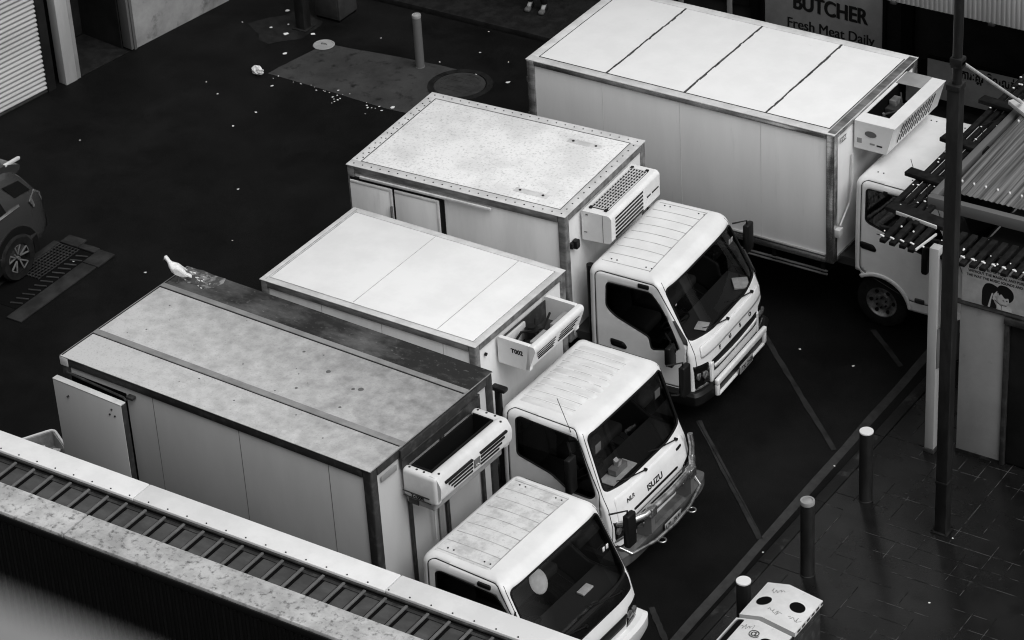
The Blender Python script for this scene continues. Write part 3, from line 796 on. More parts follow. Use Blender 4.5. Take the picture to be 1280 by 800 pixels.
uB = sub('refrigeration_unit', lambda b: traysh(b, L + .03, L + .57, .42, 1.5, 2.47, 2.83), 'white', tB, 45)
sub('unit_tray', lambda b: (bx(b, L + .03, L + .44, .48, 1.44, 2.48, 2.52), bx(b, L + .035, L + .05, .48, 1.44, 2.53, 2.78)), 'darktrim', uB)
sub('fan_motor', lambda b: (cyl(b, (L + .2, .9, 2.53), (L + .2, .9, 2.72), .09, 16), cyl(b, (L + .2, .9, 2.72), (L + .2, .9, 2.76), .05, 12), cyl(b, (L + .3, .72, 2.53), (L + .3, .72, 2.66), .07, 14), tube(b, [(L + .1, .6, 2.6), (L + .15, .75, 2.74), (L + .3, 1.0, 2.7), (L + .2, 1.3, 2.72)], .016, 8), tube(b, [(L + .3, .55, 2.6), (L + .33, .8, 2.68), (L + .12, 1.1, 2.72)], .012, 8)), 'black', uB)
sub('coil_strip', lambda b: (bx(b, L + .4, L + .45, .56, .86, 2.6, 2.8, .004), bx(b, L + .4, L + .45, 1.0, 1.32, 2.6, 2.8, .004)), 'midgrey', uB)
sub('service_panel', lambda b: bx(b, L + .05, L + .08, .5, .95, 2.53, 2.76, .004), 'palealu', uB)
def lvB(b):
    for k in range(4):
        z = 2.72 - k * .045
        for s0, s1 in ((.48 + .03 * k, .9), (1.0, 1.42 - .03 * k)): obb(b, (L + .567 - (2.83 - .05 - z) * .32, s0, z), (L + .567 - (2.83 - .05 - z) * .32, s1, z), .012, .014, .003)
sub('louvre', lvB, 'black', uB)
text('unit_lettering', 'T002', .08, (L + .22, .4185, 2.67), (1, 0, 0), (0, 0, 1), 'black', uB, .002, 'LEFT', .003)
cbB = Cab(3.42, .97, .92, .89, .48, 1.25, 2.12, [(.48, 1.58), (.85, 1.6), (1.1, 1.55), (1.28, 1.47), (2.05, 1.22), (2.12, 1.17)])
specB = dict(win=[(.22, 1.5), (.22, 2.0), (.27, 2.04), (1.08, 2.0), (1.2, 1.85), (1.33, 1.55), (1.38, 1.28), (1.25, 1.21), (.95, 1.22), (.7, 1.38)], hub=.45, archr=.48, wst=2.03, wsb=1.27, handle=(.25, 1.1), ribs=('ridge', 10), ribfront=.14, ribmat='cabroof')
cabB, drB, wgB, wsB, _, _ = build_cab(tB, cbB, specB)
tube_bm = NB(); p = cbB.P(1.0, -cbB.hw(2) + .03, 2.0); tube(tube_bm, [p, (p[0] - .12, p[1] - .1, p[2] + .55)], .004, 6); link('antenna', tube_bm, 'black', cabB)
surf_patch(cbB, 'nose_panel', round_poly([(-.8, .82), (.8, .82), (.78, 1.2), (-.78, 1.2)], .05), 'front', .004, 'white', tB, .008)
letters_front(tB, cbB, 'maker_lettering', 'ISUZU', .11, .0, .97, .008, 'black', bold=.003, sx=1.15)
letters_front(tB, cbB, 'model_lettering', 'NLR', .075, -.52, 1.06, .008, 'black', bold=.001, sx=1.2, shear=.2)
surf_patch(cbB, 'grille_slot', round_poly([(-.5, .9), (.5, .9), (.5, .93), (-.5, .93)], .012), 'front', .01, 'black', tB, .01, .03)
surf_patch(cbB, 'nose_vent', round_poly([(.55, 1.1), (.68, 1.1), (.68, 1.13), (.55, 1.13)], .012), 'front', .01, 'black', tB, .01, .03)
surf_patch(cbB, 'grille', round_poly([(-.55, .6), (.55, .6), (.6, .78), (-.6, .78)], .03), 'front', .008, 'black', tB, .01)
for sg in (-1, 1): headlamp(tB, cbB, [(.58, .62), (.85, .64), (.87, .92), (.62, .86)], sg)
bm = NB(); band(bm, cbB, [(-.06, .3), (.1, .3), (.14, .36), (.14, .5), (.1, .53), (-.06, .53)], 1.2); link('bumper', bm, 'bumpgrey', tB)
xb = cbB.x0 + cbB.xf(.8) - .07
def bull(b):
    yc = cbB.yc
    top = [(xb - .1, yc - .86, .86), (xb + .1, yc - .78, .9), (xb + .24, yc - .55, .92), (xb + .27, yc, .93), (xb + .24, yc + .55, .92), (xb + .1, yc + .78, .9), (xb - .1, yc + .86, .92)]
    tube(b, [top[1], top[2], top[3], top[4], top[5]], .045, 14)
    tube(b, [top[1], (xb - .05, yc - .84, .86), (xb - .12, yc - .87, .7), (xb - .1, yc - .86, .45)], .034, 12)
    tube(b, [top[5], (xb + .08, yc + .82, 1.05), (xb + .05, yc + .83, 1.2)], .036, 12)
    for s_ in (-.42, .5): bx(b, xb + .2, xb + .3, yc + s_ - .06, yc + s_ + .06, .84, .97, .012); 
    tube(b, [(xb + .2, yc - .8, .5), (xb + .28, yc - .4, .46), (xb + .3, yc, .45), (xb + .28, yc + .4, .46), (xb + .2, yc + .8, .5)], .022, 10)
    tube(b, [(xb + .02, yc - .88, .6), (xb + .2, yc - .8, .5)], .022, 10); tube(b, [(xb + .02, yc + .88, .6), (xb + .2, yc + .8, .5)], .022, 10)
    for s_ in (-.28, .42):
        tube(b, [(xb + .3 + .05 * math.sin(a), yc + s_ + .05 * math.cos(a), .4) for a in [k * math.pi / 8 for k in range(16)]], .012, 8, False, 0, True)
sub('bull_bar', bull, 'chrome', tB, 50)
sub('bull_bar_bracket', lambda b: [prism(b, [(xb - .05, .5), (xb + .1, .48), (xb + .27, .6), (xb + .27, .9), (xb + .2, .95), (xb + .16, .66), (xb - .05, .6)], 'y', cbB.yc + s_ - .04, cbB.yc + s_ + .04) for s_ in (-.42, .5)], 'grey', tB)
plate(tB, cbB, .1, .42, .17, '1ZL 7UU')
mirror(tB, cbB, -1, 1.0, 1.35, 1.85, .12); mirror(tB, cbB, 1, 1.28, 1.55, 1.98, .14)
xd = cbB.x0 + cbB.xf(1.27) - .12; zd = 1.245
def trayB(b): bx(b, xd - .18, xd + .03, cbB.yc - .62, cbB.yc - .08, zd, zd + .012, .003)
top(sub('paper_sheet', trayB, 'paper', tB), tB, 'white paper sheet under the tissue box on a dashboard', 'paper')
tb = sub('tissue_box', lambda b: bx(b, xd - .15, xd - .03, cbB.yc - .46, cbB.yc - .2, zd + .014, zd + .1, .006), 'midgrey', tB)
sub('tissue', lambda b: prism(b, [(xd - .12, zd + .1), (xd - .06, zd + .1), (xd - .05, zd + .17), (xd - .09, zd + .15), (xd - .13, zd + .18)], 'y', cbB.yc - .36, cbB.yc - .29), 'paper', tb)
top(tb, tB, 'grey tissue box with tissue sticking out, on a truck dashboard', 'tissue box')
sub('windscreen_sticker', lambda b: (bx(b, cbB.x0 + cbB.xfront(.68, 1.85) - .03, cbB.x0 + cbB.xfront(.68, 1.85) - .026, cbB.yc + .6, cbB.yc + .72, 1.72, 1.84, .002), bx(b, cbB.x0 + cbB.xfront(-.7, 1.85) - .03, cbB.x0 + cbB.xfront(-.7, 1.85) - .026, cbB.yc - .74, cbB.yc - .62, 1.74, 1.86, .002)), 'midgrey', wgB)
chassis(tB, cbB, L, .8, .36, W, .45, zb)
# exhaust post between the first and second truck
sub('snorkel', lambda b: (cyl(b, (3.38, .12, 1.0), (3.38, .12, 2.3), .045, 14), bx(b, 3.3, 3.5, .07, .17, 2.3, 2.36, .02)), 'black', tB)

# ---- third truck: speckled riveted roof, gridded unit
tC = thing('refrigerated_truck', 'truck with speckled riveted white roof and boxy unit with wire-mesh top, between two others', 'truck', (-21.04, 26.69, 0), R(2.908), GT)
L, W, H, zb = 3.27, 2.163, 2.76, .85
body, fl = cargo(tC, L, W, H, zb, 'panelB', 'alu', 'palealu', .11, (), .13, .1)
sub('roof_panel', lambda b: bx(b, .14, L - .14, .14, W - .14, H - .012, H + .003, .005), 'roofC', body)
def rv(b):
    rivet_row(b, (0, .05, H), (L, .05, H), 24); rivet_row(b, (0, W - .05, H), (L, W - .05, H), 24); rivet_row(b, (L - .06, .1, H), (L - .06, W - .1, H), 13)
    rivet_row(b, (.04, .1, H), (.04, W - .1, H), 13); rivet_row(b, (.1, .16, H), (.1, W - .16, H), 13)
sub('roof_rivet', rv, 'black', body)
sub('roof_bead', lambda b: (bx(b, .126, .136, .13, W - .13, H, H + .004), bx(b, L - .136, L - .126, .13, W - .13, H, H + .004), bx(b, .13, L - .13, .126, .136, H, H + .003), bx(b, .13, L - .13, W - .136, W - .126, H, H + .003)), 'grey', body)
for y in (.34, 1.76):
    pt = sub('roof_patch', lambda b: bx(b, 2.35, 2.85, y - .05, y + .05, H + .001, H + .007, .002), 'palealu', body)
    sub('patch_bolt', lambda b: [cyl(b, (x, y, H + .006), (x, y, H + .014), .018, 10) for x in (2.43, 2.77)], 'black', pt)
# sliding side doors
for x0, x1 in ((.03, .68), (.72, 1.4)):
    d = sub('side_door', lambda b: bx(b, x0, x1, -.03, -.002, zb + .13, 2.55, .008), 'panelB', tC)
    sub('door_trim', lambda b: (bx(b, x1 - .03, x1, -.036, -.031, zb + .14, 2.54, .002), bx(b, x0 + .01, x1 - .04, -.036, -.031, 2.51, 2.54, .002)), 'palealu', d)
sub('door_gap', lambda b: (bx(b, .682, .718, -.004, .01, zb + .13, 2.55), bx(b, 1.402, 1.47, -.004, .01, zb + .13, 2.55), bx(b, .03, 1.47, -.02, .01, 2.552, 2.59)), 'black', body)
sub('door_handle', lambda b: bx(b, .66, .69, -.07, -.035, 2.08, 2.3, .008), 'alu', body)
sub('door_track', lambda b: bx(b, .2, 2.2, -.045, -.014, 2.6, 2.635, .004), 'palealu', body)
sub('side_lamp', lambda b: (bx(b, L + .0, L + .08, .15, .24, 2.2, 2.32, .015), bx(b, L - .02, L + .04, .1, .16, 2.22, 2.3, .01)), 'black', body)
def unitC(b):
    prism(b, round_poly([(L + .025, 2.65), (L + .42, 2.65), (L + .46, 2.61), (L + .455, 2.28), (L + .42, 2.24), (L + .025, 2.22)], .02), 'y', .39, 1.72)
uC = sub('refrigeration_unit', unitC, 'white', tC, 45)
def gridC(b):
    x0, x1, y0, y1 = L + .1, L + .34, .52, 1.6; z = 2.658
    for k in range(7): x = x0 + (x1 - x0) * k / 6; obb(b, (x, y0, z), (x, y1, z), .012, .008)
    for k in range(16): y = y0 + (y1 - y0) * k / 15; obb(b, (x0, y, z + .008), (x1, y, z + .008), .014, .007)
sub('fan_recess', lambda b: bx(b, L + .09, L + .35, .51, 1.61, 2.6505, 2.6535), 'black', uC)
sub('fan_grid', gridC, 'palealu', uC)
sub('grid_clip', lambda b: [bx(b, L + x - .02, L + x + .02, y - .025, y + .025, 2.654, 2.675, .004) for x, y in ((.11, .5), (.33, .5), (.11, 1.62), (.33, 1.62))], 'black', uC)
sub('louvre', lambda b: [bx(b, L + .4545, L + .465, .5, 1.25, 2.56 - k * .055, 2.588 - k * .055, .003) for k in range(6)] + [bx(b, L + .4545, L + .464, 1.36, 1.46, 2.42, 2.44, .003), bx(b, L + .4545, L + .464, 1.5, 1.68, 2.42, 2.44, .003)], 'black', uC)
sub('unit_joint', lambda b: (bx(b, L + .33, L + .336, .387, .3895, 2.24, 2.64), bx(b, L + .09, L + .12, .383, .3895, 2.6, 2.615), bx(b, L + .06, L + .1, .383, .3895, 2.34, 2.35)), 'grey', uC)
cbC = Cab(3.52, 1.08, 1.0, .97, .45, 1.2, 2.06, [(.45, 1.6), (.8, 1.6), (1.05, 1.57), (1.2, 1.51), (1.25, 1.48), (1.96, 1.12), (2.06, 1.06)], ry=.6, rx=.14)
specC = dict(win=[(.25, 1.52), (.26, 1.82), (.29, 1.86), (.9, 1.86), (.99, 1.76), (1.1, 1.6), (1.24, 1.3), (1.3, 1.12), (.9, 1.02), (.87, 1.2), (.4, 1.38), (.3, 1.45)], hub=.42, archr=.47, wst=1.92, wsb=1.2, handle=(.3, .98), ribs=('groove', 9, 'softseam'), ribfront=.16, doorz=.55)
cabC, drC, wgC, wsC, _, _ = build_cab(tC, cbC, specC)
sub('quarter_sill', lambda b: bx(b, cbC.x0 + .8, cbC.x0 + 1.15, cbC.yc - .99, cbC.yc - .96, .98, 1.01, .004), 'black', drC[-1])
sub('marker_lamp', lambda b: bx(b, cbC.x0 + .72, cbC.x0 + .88, cbC.yc - cbC.hw(1.94) - .02, cbC.yc - cbC.hw(1.94) + .05, 1.9, 1.96, .014), 'black', tC)
sub('marker_lamp', lambda b: bx(b, cbC.x0 + .72, cbC.x0 + .88, cbC.yc + cbC.hw(1.94) - .05, cbC.yc + cbC.hw(1.94) + .02, 1.9, 1.96, .014), 'black', tC)
surf_patch(cbC, 'nose_panel', round_poly([(-.86, .97), (.86, .97), (.84, 1.13), (-.84, 1.13)], .04), 'front', .014, 'white', tC, .014)
letters_front(tC, cbC, 'maker_lettering', 'FUSO', .07, -.42, .89, .008, 'black', bold=.003, sx=1.2, spread=.29)
surf_patch(cbC, 'grille', round_poly([(-.62, .66), (.62, .66), (.66, .84), (-.66, .84)], .03), 'front', .008, 'black', tC, .01)
surf_patch(cbC, 'grille_bar', round_poly([(-.6, .705), (-.1, .69), (.1, .69), (.6, .705), (.62, .765), (.1, .735), (-.1, .735), (-.62, .765)], .015), 'front', .02, 'white', tC, .02, .02)
for sg in (-1, 1):
    headlamp(tC, cbC, [(.7, .53), (.975, .57), (.985, .9), (.72, .86)], sg)
    surf_patch(cbC, 'lamp_trim', round_poly([(sg * .63, .5), (sg * .69, .52), (sg * .69, .82), (sg * .63, .82)], .01), 'front', .016, 'white', tC, .02, .02)
bm = NB(); band(bm, cbC, [(-.06, .32), (.04, .32), (.07, .37), (.07, .49), (.04, .53), (-.06, .53)], 1.1); link('bumper', bm, 'black', tC)
xc_ = cbC.x0 + cbC.xf(.6)
def bumpC(b):
    y0, y1 = cbC.yc - .72, cbC.yc + .72
    bx(b, xc_ + .05, xc_ + .11, y0, y1, .51, .6, .02, seg=3)
    bx(b, xc_ + .05, xc_ + .105, y0, y0 + .07, .35, .52, .02, seg=3); bx(b, xc_ + .05, xc_ + .105, y1 - .07, y1, .35, .52, .02, seg=3)
    bx(b, xc_ + .05, xc_ + .1, y0 + .05, y1 - .05, .33, .365, .012)
sub('bumper_bar', bumpC, 'white', tC)
plate(tC, cbC, .05, .41, .13, '1TK 2HR')
mirror(tC, cbC, -1, 1.16, .98, 1.26, .12); mirror(tC, cbC, 1, 1.14, 1.4, 1.82, .14)
bm = NB(); p = Vector(cbC.P(1.2, -1.06, 1.15)); tube(bm, [p, p + Vector((.05, -.06, -.18)), p + Vector((.1, -.02, .02)), p + Vector((.02, .06, .06))], .01, 6); bx(bm, p.x + .0, p.x + .08, p.y - .1, p.y + .02, .93, 1.08, .01); link('lower_mirror', bm, 'black', tC)
xd = cbC.x0 + cbC.xf(1.2) - .1
for nm, y, s_, zt_ in (('dash_papers', -.45, .1, 0), ('dash_papers', .68, .13, .02), ('dash_papers', -.86, .03, 0)):
    mt = Matrix.Translation((xd - .06, cbC.yc + y, 1.18)) @ Matrix.Rotation(R(35 if y > 0 else 10), 4, 'Z')
    top(sub('paper_sheet', lambda b: bx(b, -s_ * .8, s_ * .8, -s_, s_, 0, .006 + zt_, .002, 0, mt), 'paper', tC), tC, {-.45: 'square white paper on the near half of the speckled-roof truck dashboard', .68: 'thick pale paper bundle in the far windscreen corner of the speckled-roof truck', -.86: 'small paper slip by the near pillar of the speckled-roof truck'}[y], 'paper')
sub('windscreen_sticker', lambda b: [bx(b, cbC.x0 + cbC.xfront(.8, 1.75) - .035, cbC.x0 + cbC.xfront(.8, 1.75) - .03, cbC.yc + .74 + k * .06, cbC.yc + .785 + k * .06, 1.7, 1.77, .001) for k in range(2)] + [bx(b, cbC.x0 + cbC.xfront(-.8, 1.7) - .035, cbC.x0 + cbC.xfront(-.8, 1.7) - .03, cbC.yc - .84, cbC.yc - .8, 1.66, 1.68, .001)], 'paper', wgC)
chassis(tC, cbC, L, .8, .36, W, .42, zb)
sub('snorkel', lambda b: cyl(b, (3.5, .2, .8), (3.5, .2, 2.0), .05, 14), 'black', tC)

# ---- fourth truck: the large one at the back
tD = thing('refrigerated_truck', 'largest truck with long four-panel white roof, partly behind the dark pole', 'truck', (-20.35, 30.02, 0), R(.085), GT)
L, W, H, zb = 4.75, 2.434, 2.93, .95
body, fl = cargo(tD, L, W, H, zb, 'panelD', 'chrome', 'palealu', .085, (.12, 1.2, 2.42, 3.66), .12, .11)
sub('roof_panel', lambda b: bx(b, .13, L - .13, .13, W - .13, H - .012, H + .003, .005), 'roofD', body)
for x in (1.21, 2.43, 3.68):
    def dseam(b):
        y = .13
        while y < W - .14:
            d = random.uniform(.05, .16); o = random.uniform(-.006, .006); e = min(y + d, W - .13); w = random.uniform(.01, .017); bx(b, x + o - w, x + o + w, y, e, H + .003, H + .009); y = e
    sub('sealed_seam', dseam, 'seam', body)
sub('roof_bead', lambda b: (bx(b, .122, .131, .12, W - .12, H, H + .006), bx(b, L - .131, L - .122, .12, W - .12, H, H + .006), bx(b, .12, L - .12, .122, .131, H, H + .005)), 'seam', body)
sub('front_flange', lambda b: bx(b, L - .1, L + .012, .02, W - .02, H + .001, H + .005, .002), 'alu', body)
sub('rear_hinge', lambda b: [bx(b, -.04, -.012, .02, .07, z, z + .08, .006) for z in (1.3, 2.0, 2.55)], 'alu', body)
sub('front_cable', lambda b: (tube(b, [(L + .02, .5, 2.4), (L + .05, .45, 2.0), (L + .03, .4, 1.7), (L + .04, .12, 1.5)], .014, 8), bx(b, L + .005, L + .08, .02, .14, 1.36, 1.48, .01)), 'palealu', body)
text('wall_lettering', 'FZZ', .11, (L + .0135, .14, 2.72), (0, 1, 0), (0, 0, 1), 'grey', body, .001, 'LEFT', .001)
def unitD(b):
    x0, x1, y0, y1, z0, z1 = L + .02, L + .61, .55, 2.08, 2.48, 2.89
    prism(b, [(x1 - .2, z1), (x1, z1), (x1 - .02, z1 - .03), (x1 - .12, z0), (x1 - .26, z0)], 'y', y0, y1)
    prism(b, [(x0, z1), (x1 - .2, z1), (x1 - .26, z0), (x0, z0)], 'y', y0, y0 + .24); prism(b, [(x0, z1), (x1 - .2, z1), (x1 - .26, z0), (x0, z0)], 'y', y1 - .12, y1)
    bx(b, x0, x0 + .05, y0 + .24, y1 - .12, z0, z1)
    bx(b, x0 + .05, x1 - .26, y0 + .24, y1 - .12, z0, z0 + .03)
uD = sub('refrigeration_unit', unitD, 'white', tD)
sub('unit_cover', lambda b: bx(b, L + .04, L + .41, 1.72, 2.07, 2.891, 2.9, .003), 'midgrey', uD)
def pipes(b):
    for k in range(7):
        y = .85 + k * .12; x = L + .15 + random.uniform(-.05, .15); cyl(b, (x, y, 2.5), (x, y, random.uniform(2.6, 2.8)), random.uniform(.02, .05), 12)
    tube(b, [(L + .1, .85, 2.6), (L + .2, 1.1, 2.75), (L + .3, 1.4, 2.7), (L + .15, 1.65, 2.8)], .012, 8); tube(b, [(L + .3, .85, 2.55), (L + .12, 1.2, 2.68), (L + .3, 1.65, 2.62)], .015, 8)
    bx(b, L + .08, L + .3, 1.3, 1.5, 2.52, 2.72, .02)
sub('compressor_pipe', pipes, 'darktrim', uD)
sub('compressor_fitting', lambda b: ([cyl(b, (L + x, y, 2.62), (L + x, y, 2.7), .018, 10) for x, y in ((.12, 1.2), (.2, 1.42), (.3, 1.5), (.25, 1.0), (.15, 1.62))], bx(b, L + .1, L + .2, 1.4, 1.56, 2.6, 2.8, .01)), 'alu', uD)
sub('compressor_tray', lambda b: (bx(b, L + .075, L + .34, .8, 1.95, 2.515, 2.522), bx(b, L + .072, L + .078, .8, 1.95, 2.525, 2.88), bx(b, L + .08, L + .34, .791, .795, 2.525, 2.88)), 'darkest', uD)
def lvD(b):
    nrm = (.61 - .02, 2.86, .61 - .12, 2.48)
    for k in range(12):
        y = .85 + k * .085
        for s_ in (0,):
            P = lambda f, yy, o=.002: (L + nrm[0] + (nrm[2] - nrm[0]) * f + o, yy, nrm[1] + (nrm[3] - nrm[1]) * f)
            obb(b, P(.12, y + .03), P(.45, y), .03, .006); obb(b, P(.52, y), P(.85, y - .02), .03, .006)
sub('louvre', lvD, 'darktrim', uD)
sub('unit_badge', lambda b: prism(b, [(L + .26 + .085 * math.cos(a), 2.73 + .045 * math.sin(a)) for a in [k * math.pi / 12 for k in range(24)]], 'y', .543, .549), 'grey', uD)
sub('unit_label', lambda b: (bx(b, L + .06, L + .13, .546, .5495, 2.57, 2.64), bx(b, L + .25, L + .32, .546, .5495, 2.575, 2.6)), 'midgrey', uD)
sub('unit_label_bar', lambda b: bx(b, L + .35, L + .43, .546, .5495, 2.57, 2.592), 'darktrim', uD)
cbD = Cab(4.97, 1.217, 1.06, 1.03, .45, 1.35, 2.27, [(.45, 1.72), (.9, 1.72), (1.2, 1.66), (1.35, 1.6), (2.2, 1.3), (2.27, 1.25)])
specD = dict(win=[(.17, 1.66), (.17, 2.1), (.2, 2.13), (.98, 2.13), (1.1, 2.02), (1.36, 1.6), (1.4, 1.35), (1.1, 1.35), (.85, 1.4), (.43, 1.56), (.22, 1.62)], hub=.38, archr=.45, wst=2.16, wsb=1.38, handle=(.1, 1.27), ribs=('ridge', 0), ribfront=.16, doorz=.6, rearz=.86)
cabD, drD, wgD, wsD, _, _ = build_cab(tD, cbD, specD)
surf_patch(cbD, 'wheel_arch_lip', [(.38 + .455 * math.cos(R(a)), .38 + .455 * math.sin(R(a))) for a in range(10, 125, 6)] + [(.38 + .51 * math.cos(R(a)), .38 + .51 * math.sin(R(a))) for a in range(124, 9, -6)], -1, .014, 'white', drD[-1], .02, .02)
surf_patch(cbD, 'side_marker', round_poly([(.92, .6), (1.06, .6), (1.06, .67), (.92, .67)], .015), -1, .015, 'orange', drD[-1], .02)
sub('visor_clip', lambda b: [bx(b, cbD.x0 + x, cbD.x0 + x + .06, cbD.yc - cbD.hw(2.14) - .012, cbD.yc - cbD.hw(2.14) + .01, 2.09, 2.16, .006) for x in (.42, .66)], 'black', drD[-1])
sub('marker_lamp', lambda b: bx(b, cbD.x0 + .8, cbD.x0 + .94, cbD.yc - cbD.hw(2.2) - .02, cbD.yc - cbD.hw(2.2) + .05, 2.16, 2.22, .014), 'black', tD)
bm = NB(); p = cbD.P(.98, -cbD.hw(2.15) - .0, 2.16); bx(bm, p[0] - .04, p[0] + .04, p[1] - .02, p[1] + .04, p[2] - .02, p[2] + .03, .01); tube(bm, [p, (p[0] - .2, p[1] + .05, p[2] + .55)], .004, 6); link('antenna', bm, 'black', cabD)
surf_patch(cbD, 'grille', round_poly([(-.62, .72), (.62, .72), (.68, .98), (-.68, .98)], .03), 'front', .008, 'black', tD, .01)
for sg in (-1, 1): headlamp(tD, cbD, [(.72, .62), (.98, .64), (1.0, .92), (.75, .88)], sg)
bm = NB(); band(bm, cbD, [(-.06, .34), (.06, .36), (.09, .42), (.09, .58), (.05, .62), (-.06, .62)], 1.3); link('bumper', bm, 'white', tD)
plate(tD, cbD, 0, .47, .1, '1RB 5MV')
mirror(tD, cbD, -1, 1.05, 1.2, 1.62, .1); mirror(tD, cbD, 1, 1.35, 1.6, 2.1, .15)
chassis(tD, cbD, L, 1.1, .38, W, .38, zb)
sub('side_skirt', lambda b: [bx(b, .3, L - .1, .02, .05, .78 - k * .05, .805 - k * .05, .006) for k in range(2)], 'alu', tD)
CAMP = (3682.359, -.607765, .566202, -.0639056, 21.72481)
# ---------------------------------------------------------------- ground
def struct(name, f, m, label=None, cat=None):
    bm = NB(); f(bm); return tag(link(name, bm, m), label, cat, None, 'structure')
def wob(poly, n, a, seed):
    rnd = random.Random(seed); out = []
    for i, p in enumerate(poly):
        q = poly[(i + 1) % len(poly)]
        for k in range(n):
            t = k / n; out.append((p[0] + (q[0] - p[0]) * t + rnd.uniform(-a, a), p[1] + (q[1] - p[1]) * t + rnd.uniform(-a, a)))
    return out
struct('ground', lambda b: sheet(b, [(-400, -300), (400, -300), (400, 400), (-400, 400)], 0), 'asphalt', 'black wet asphalt of the loading yard under the trucks', 'ground')
struct('footpath', lambda b: bx(b, -13.7, 12, 6, 35.3, -.02, .12, .01), 'paving', 'dark wet paved footpath beside the bollards', 'footpath')
def joints(b):
    rnd = random.Random(3)
    for k in range(56):
        y = 20.3 + k * .28
        x = -13.69
        while x < -9.5:
            L_ = rnd.uniform(.2, .9)
            if rnd.random() < .62: bx(b, x, x + L_, y - .004, y + .004, .119, .1215)
            x += L_
    for k in range(15):
        x = -13.42 + k * .28; y = 20.
        while y < 35:
            L_ = rnd.uniform(.2, .7)
            if rnd.random() < .48: bx(b, x - .004, x + .004, y, y + L_, .119, .122)
            y += L_
struct('paving_joints', joints, 'joint', 'thin pale joints between the footpath pavers', 'paving joint')
def kerbs(b):
    y = 6.
    while y < 35:
        d = random.uniform(1.4, 1.9); bx(b, -13.87, -13.715, y + .004, min(y + d, 35.3), -.02, .118 + random.uniform(-.006, .004), .018); y += d
struct('kerb', kerbs, 'kerb', 'worn concrete kerb along the footpath edge', 'kerb')
def line(p, q, w, seed): 
    p, q = Vector(p), Vector(q); d = (q - p).normalized(); s_ = Vector((-d.y, d.x)) * w / 2
    return wob([tuple(p + s_), tuple(q + s_), tuple(q - s_), tuple(p - s_)], 14, .008, seed)
struct('bay_edge_line', lambda b: sheet(b, line((-14.0, 20.5), (-14.16, 31.4), .125, 1), .004), 'paint', 'long worn white line painted along the kerb', 'road marking')
struct('bay_lines', lambda b: [sheet(b, line(p, q, .075, i + 5), .008) for i, (p, q) in enumerate((((-16.35, 29.4), (-14.2, 27.4)), ((-16.05, 27.15), (-14.12, 25.3)), ((-15.05, 30.15), (-14.32, 29.52)), ((-15.9, 24.6), (-15.2, 23.9)), ((-14.6, 23.5), (-14.05, 22.95))))], 'paintf', 'faded diagonal parking bay lines in front of the trucks', 'road marking')
struct('concrete_apron', lambda b: sheet(b, wob([(-26.95, 32.38), (-26.88, 32.9), (-26.7, 33.65), (-24.9, 33.85), (-23.9, 33.9), (-23.6, 33.2), (-24.15, 32.3), (-24.6, 32.28)], 4, .012, 4), .005), 'slab', 'worn grey concrete slab set in the asphalt beside the far bollard', 'concrete slab')
struct('far_footpath', lambda b: bx(b, -40, -13.9, 35.3, 39.6, -.02, .1, .01), 'iron', 'dark shop footpath behind the trucks', 'footpath')
struct('ground_patch', lambda b: sheet(b, wob([(-28.3, 33.6), (-27.9, 34.4), (-27.2, 34.3), (-27.15, 33.6), (-27.6, 33.2)], 4, .05, 8), .004), 'iron', 'rough patch of asphalt by the dark post', 'asphalt patch')

# round covers
mh = thing('manhole_cover', 'large dark round manhole cover behind the speckled-roof truck', 'manhole', (-23.97, 33.45, 0), 0)
sub('cover_rim', lambda b: lathe(b, [(.0, .52), (.014, .52), (.016, .42), (.0, .42)], (0, 0, 0), 'z', 40), 'iron', mh)
sub('cover_plate', lambda b: (lathe(b, [(0, .4), (.014, .4), (.015, .33), (.009, .33), (.009, .05), (.013, .05), (.013, 0)], (0, 0, 0), 'z', 40), [bx(b, -.3, .3, y - .012, y + .012, .008, .014, .003) for y in (-.2, -.1, .1, .2)]), 'grate', mh)
ld = thing('round_lid', 'pale round lid lying at the corner of the concrete slab', 'lid', (-26.72, 33.58, .006), 0)
sub('lid_disc', lambda b: lathe(b, [(0, .17), (.012, .18), (.02, .17), (.02, .155), (.012, .15), (.014, .02), (.016, 0)], (0, 0, 0), 'z', 36), 'midgrey', ld)
sub('lid_handle', lambda b: tube(b, [(-.05, 0, .012), (-.04, 0, .035), (.04, .01, .035), (.05, .01, .012)], .008, 8), 'grey', ld)

# drain beside the car
dg = thing('storm_drain', 'sunken storm drain grate with concrete kerb pieces beside the dark car', 'drain', (-25.85, 26.5, 0), 0)
sub('drain_pit', lambda b: bx(b, -.62, .02, -1.5, .18, .003, .006), 'darkest', dg)
def dframe(b):
    bx(b, .03, .3, -1.75, -.1, 0, .03, .01); bx(b, .03, .32, -.09, .3, 0, .035, .01); bx(b, -.3, .02, .2, .33, 0, .03, .01); bx(b, -.64, -.31, .2, .42, 0, .035, .01); bx(b, -.74, -.63, -1.5, .19, 0, .03, .008)
sub('drain_surround', dframe, 'drainslab', dg)
def grt(b):
    for k in range(7): x = -.6 + k * .06; obb(b, (x, -.75, .022), (x, .16, .022), .01, .014)
    for k in range(14): y = -.74 + k * .068; obb(b, (-.61, y, .033), (-.22, y, .033), .01, .008)
    for k in range(12): y = -1.42 + k * .13; obb(b, (-.18, y, .02), (.0, y + .06, .02), .022, .014)
sub('grate', grt, 'grate', dg)

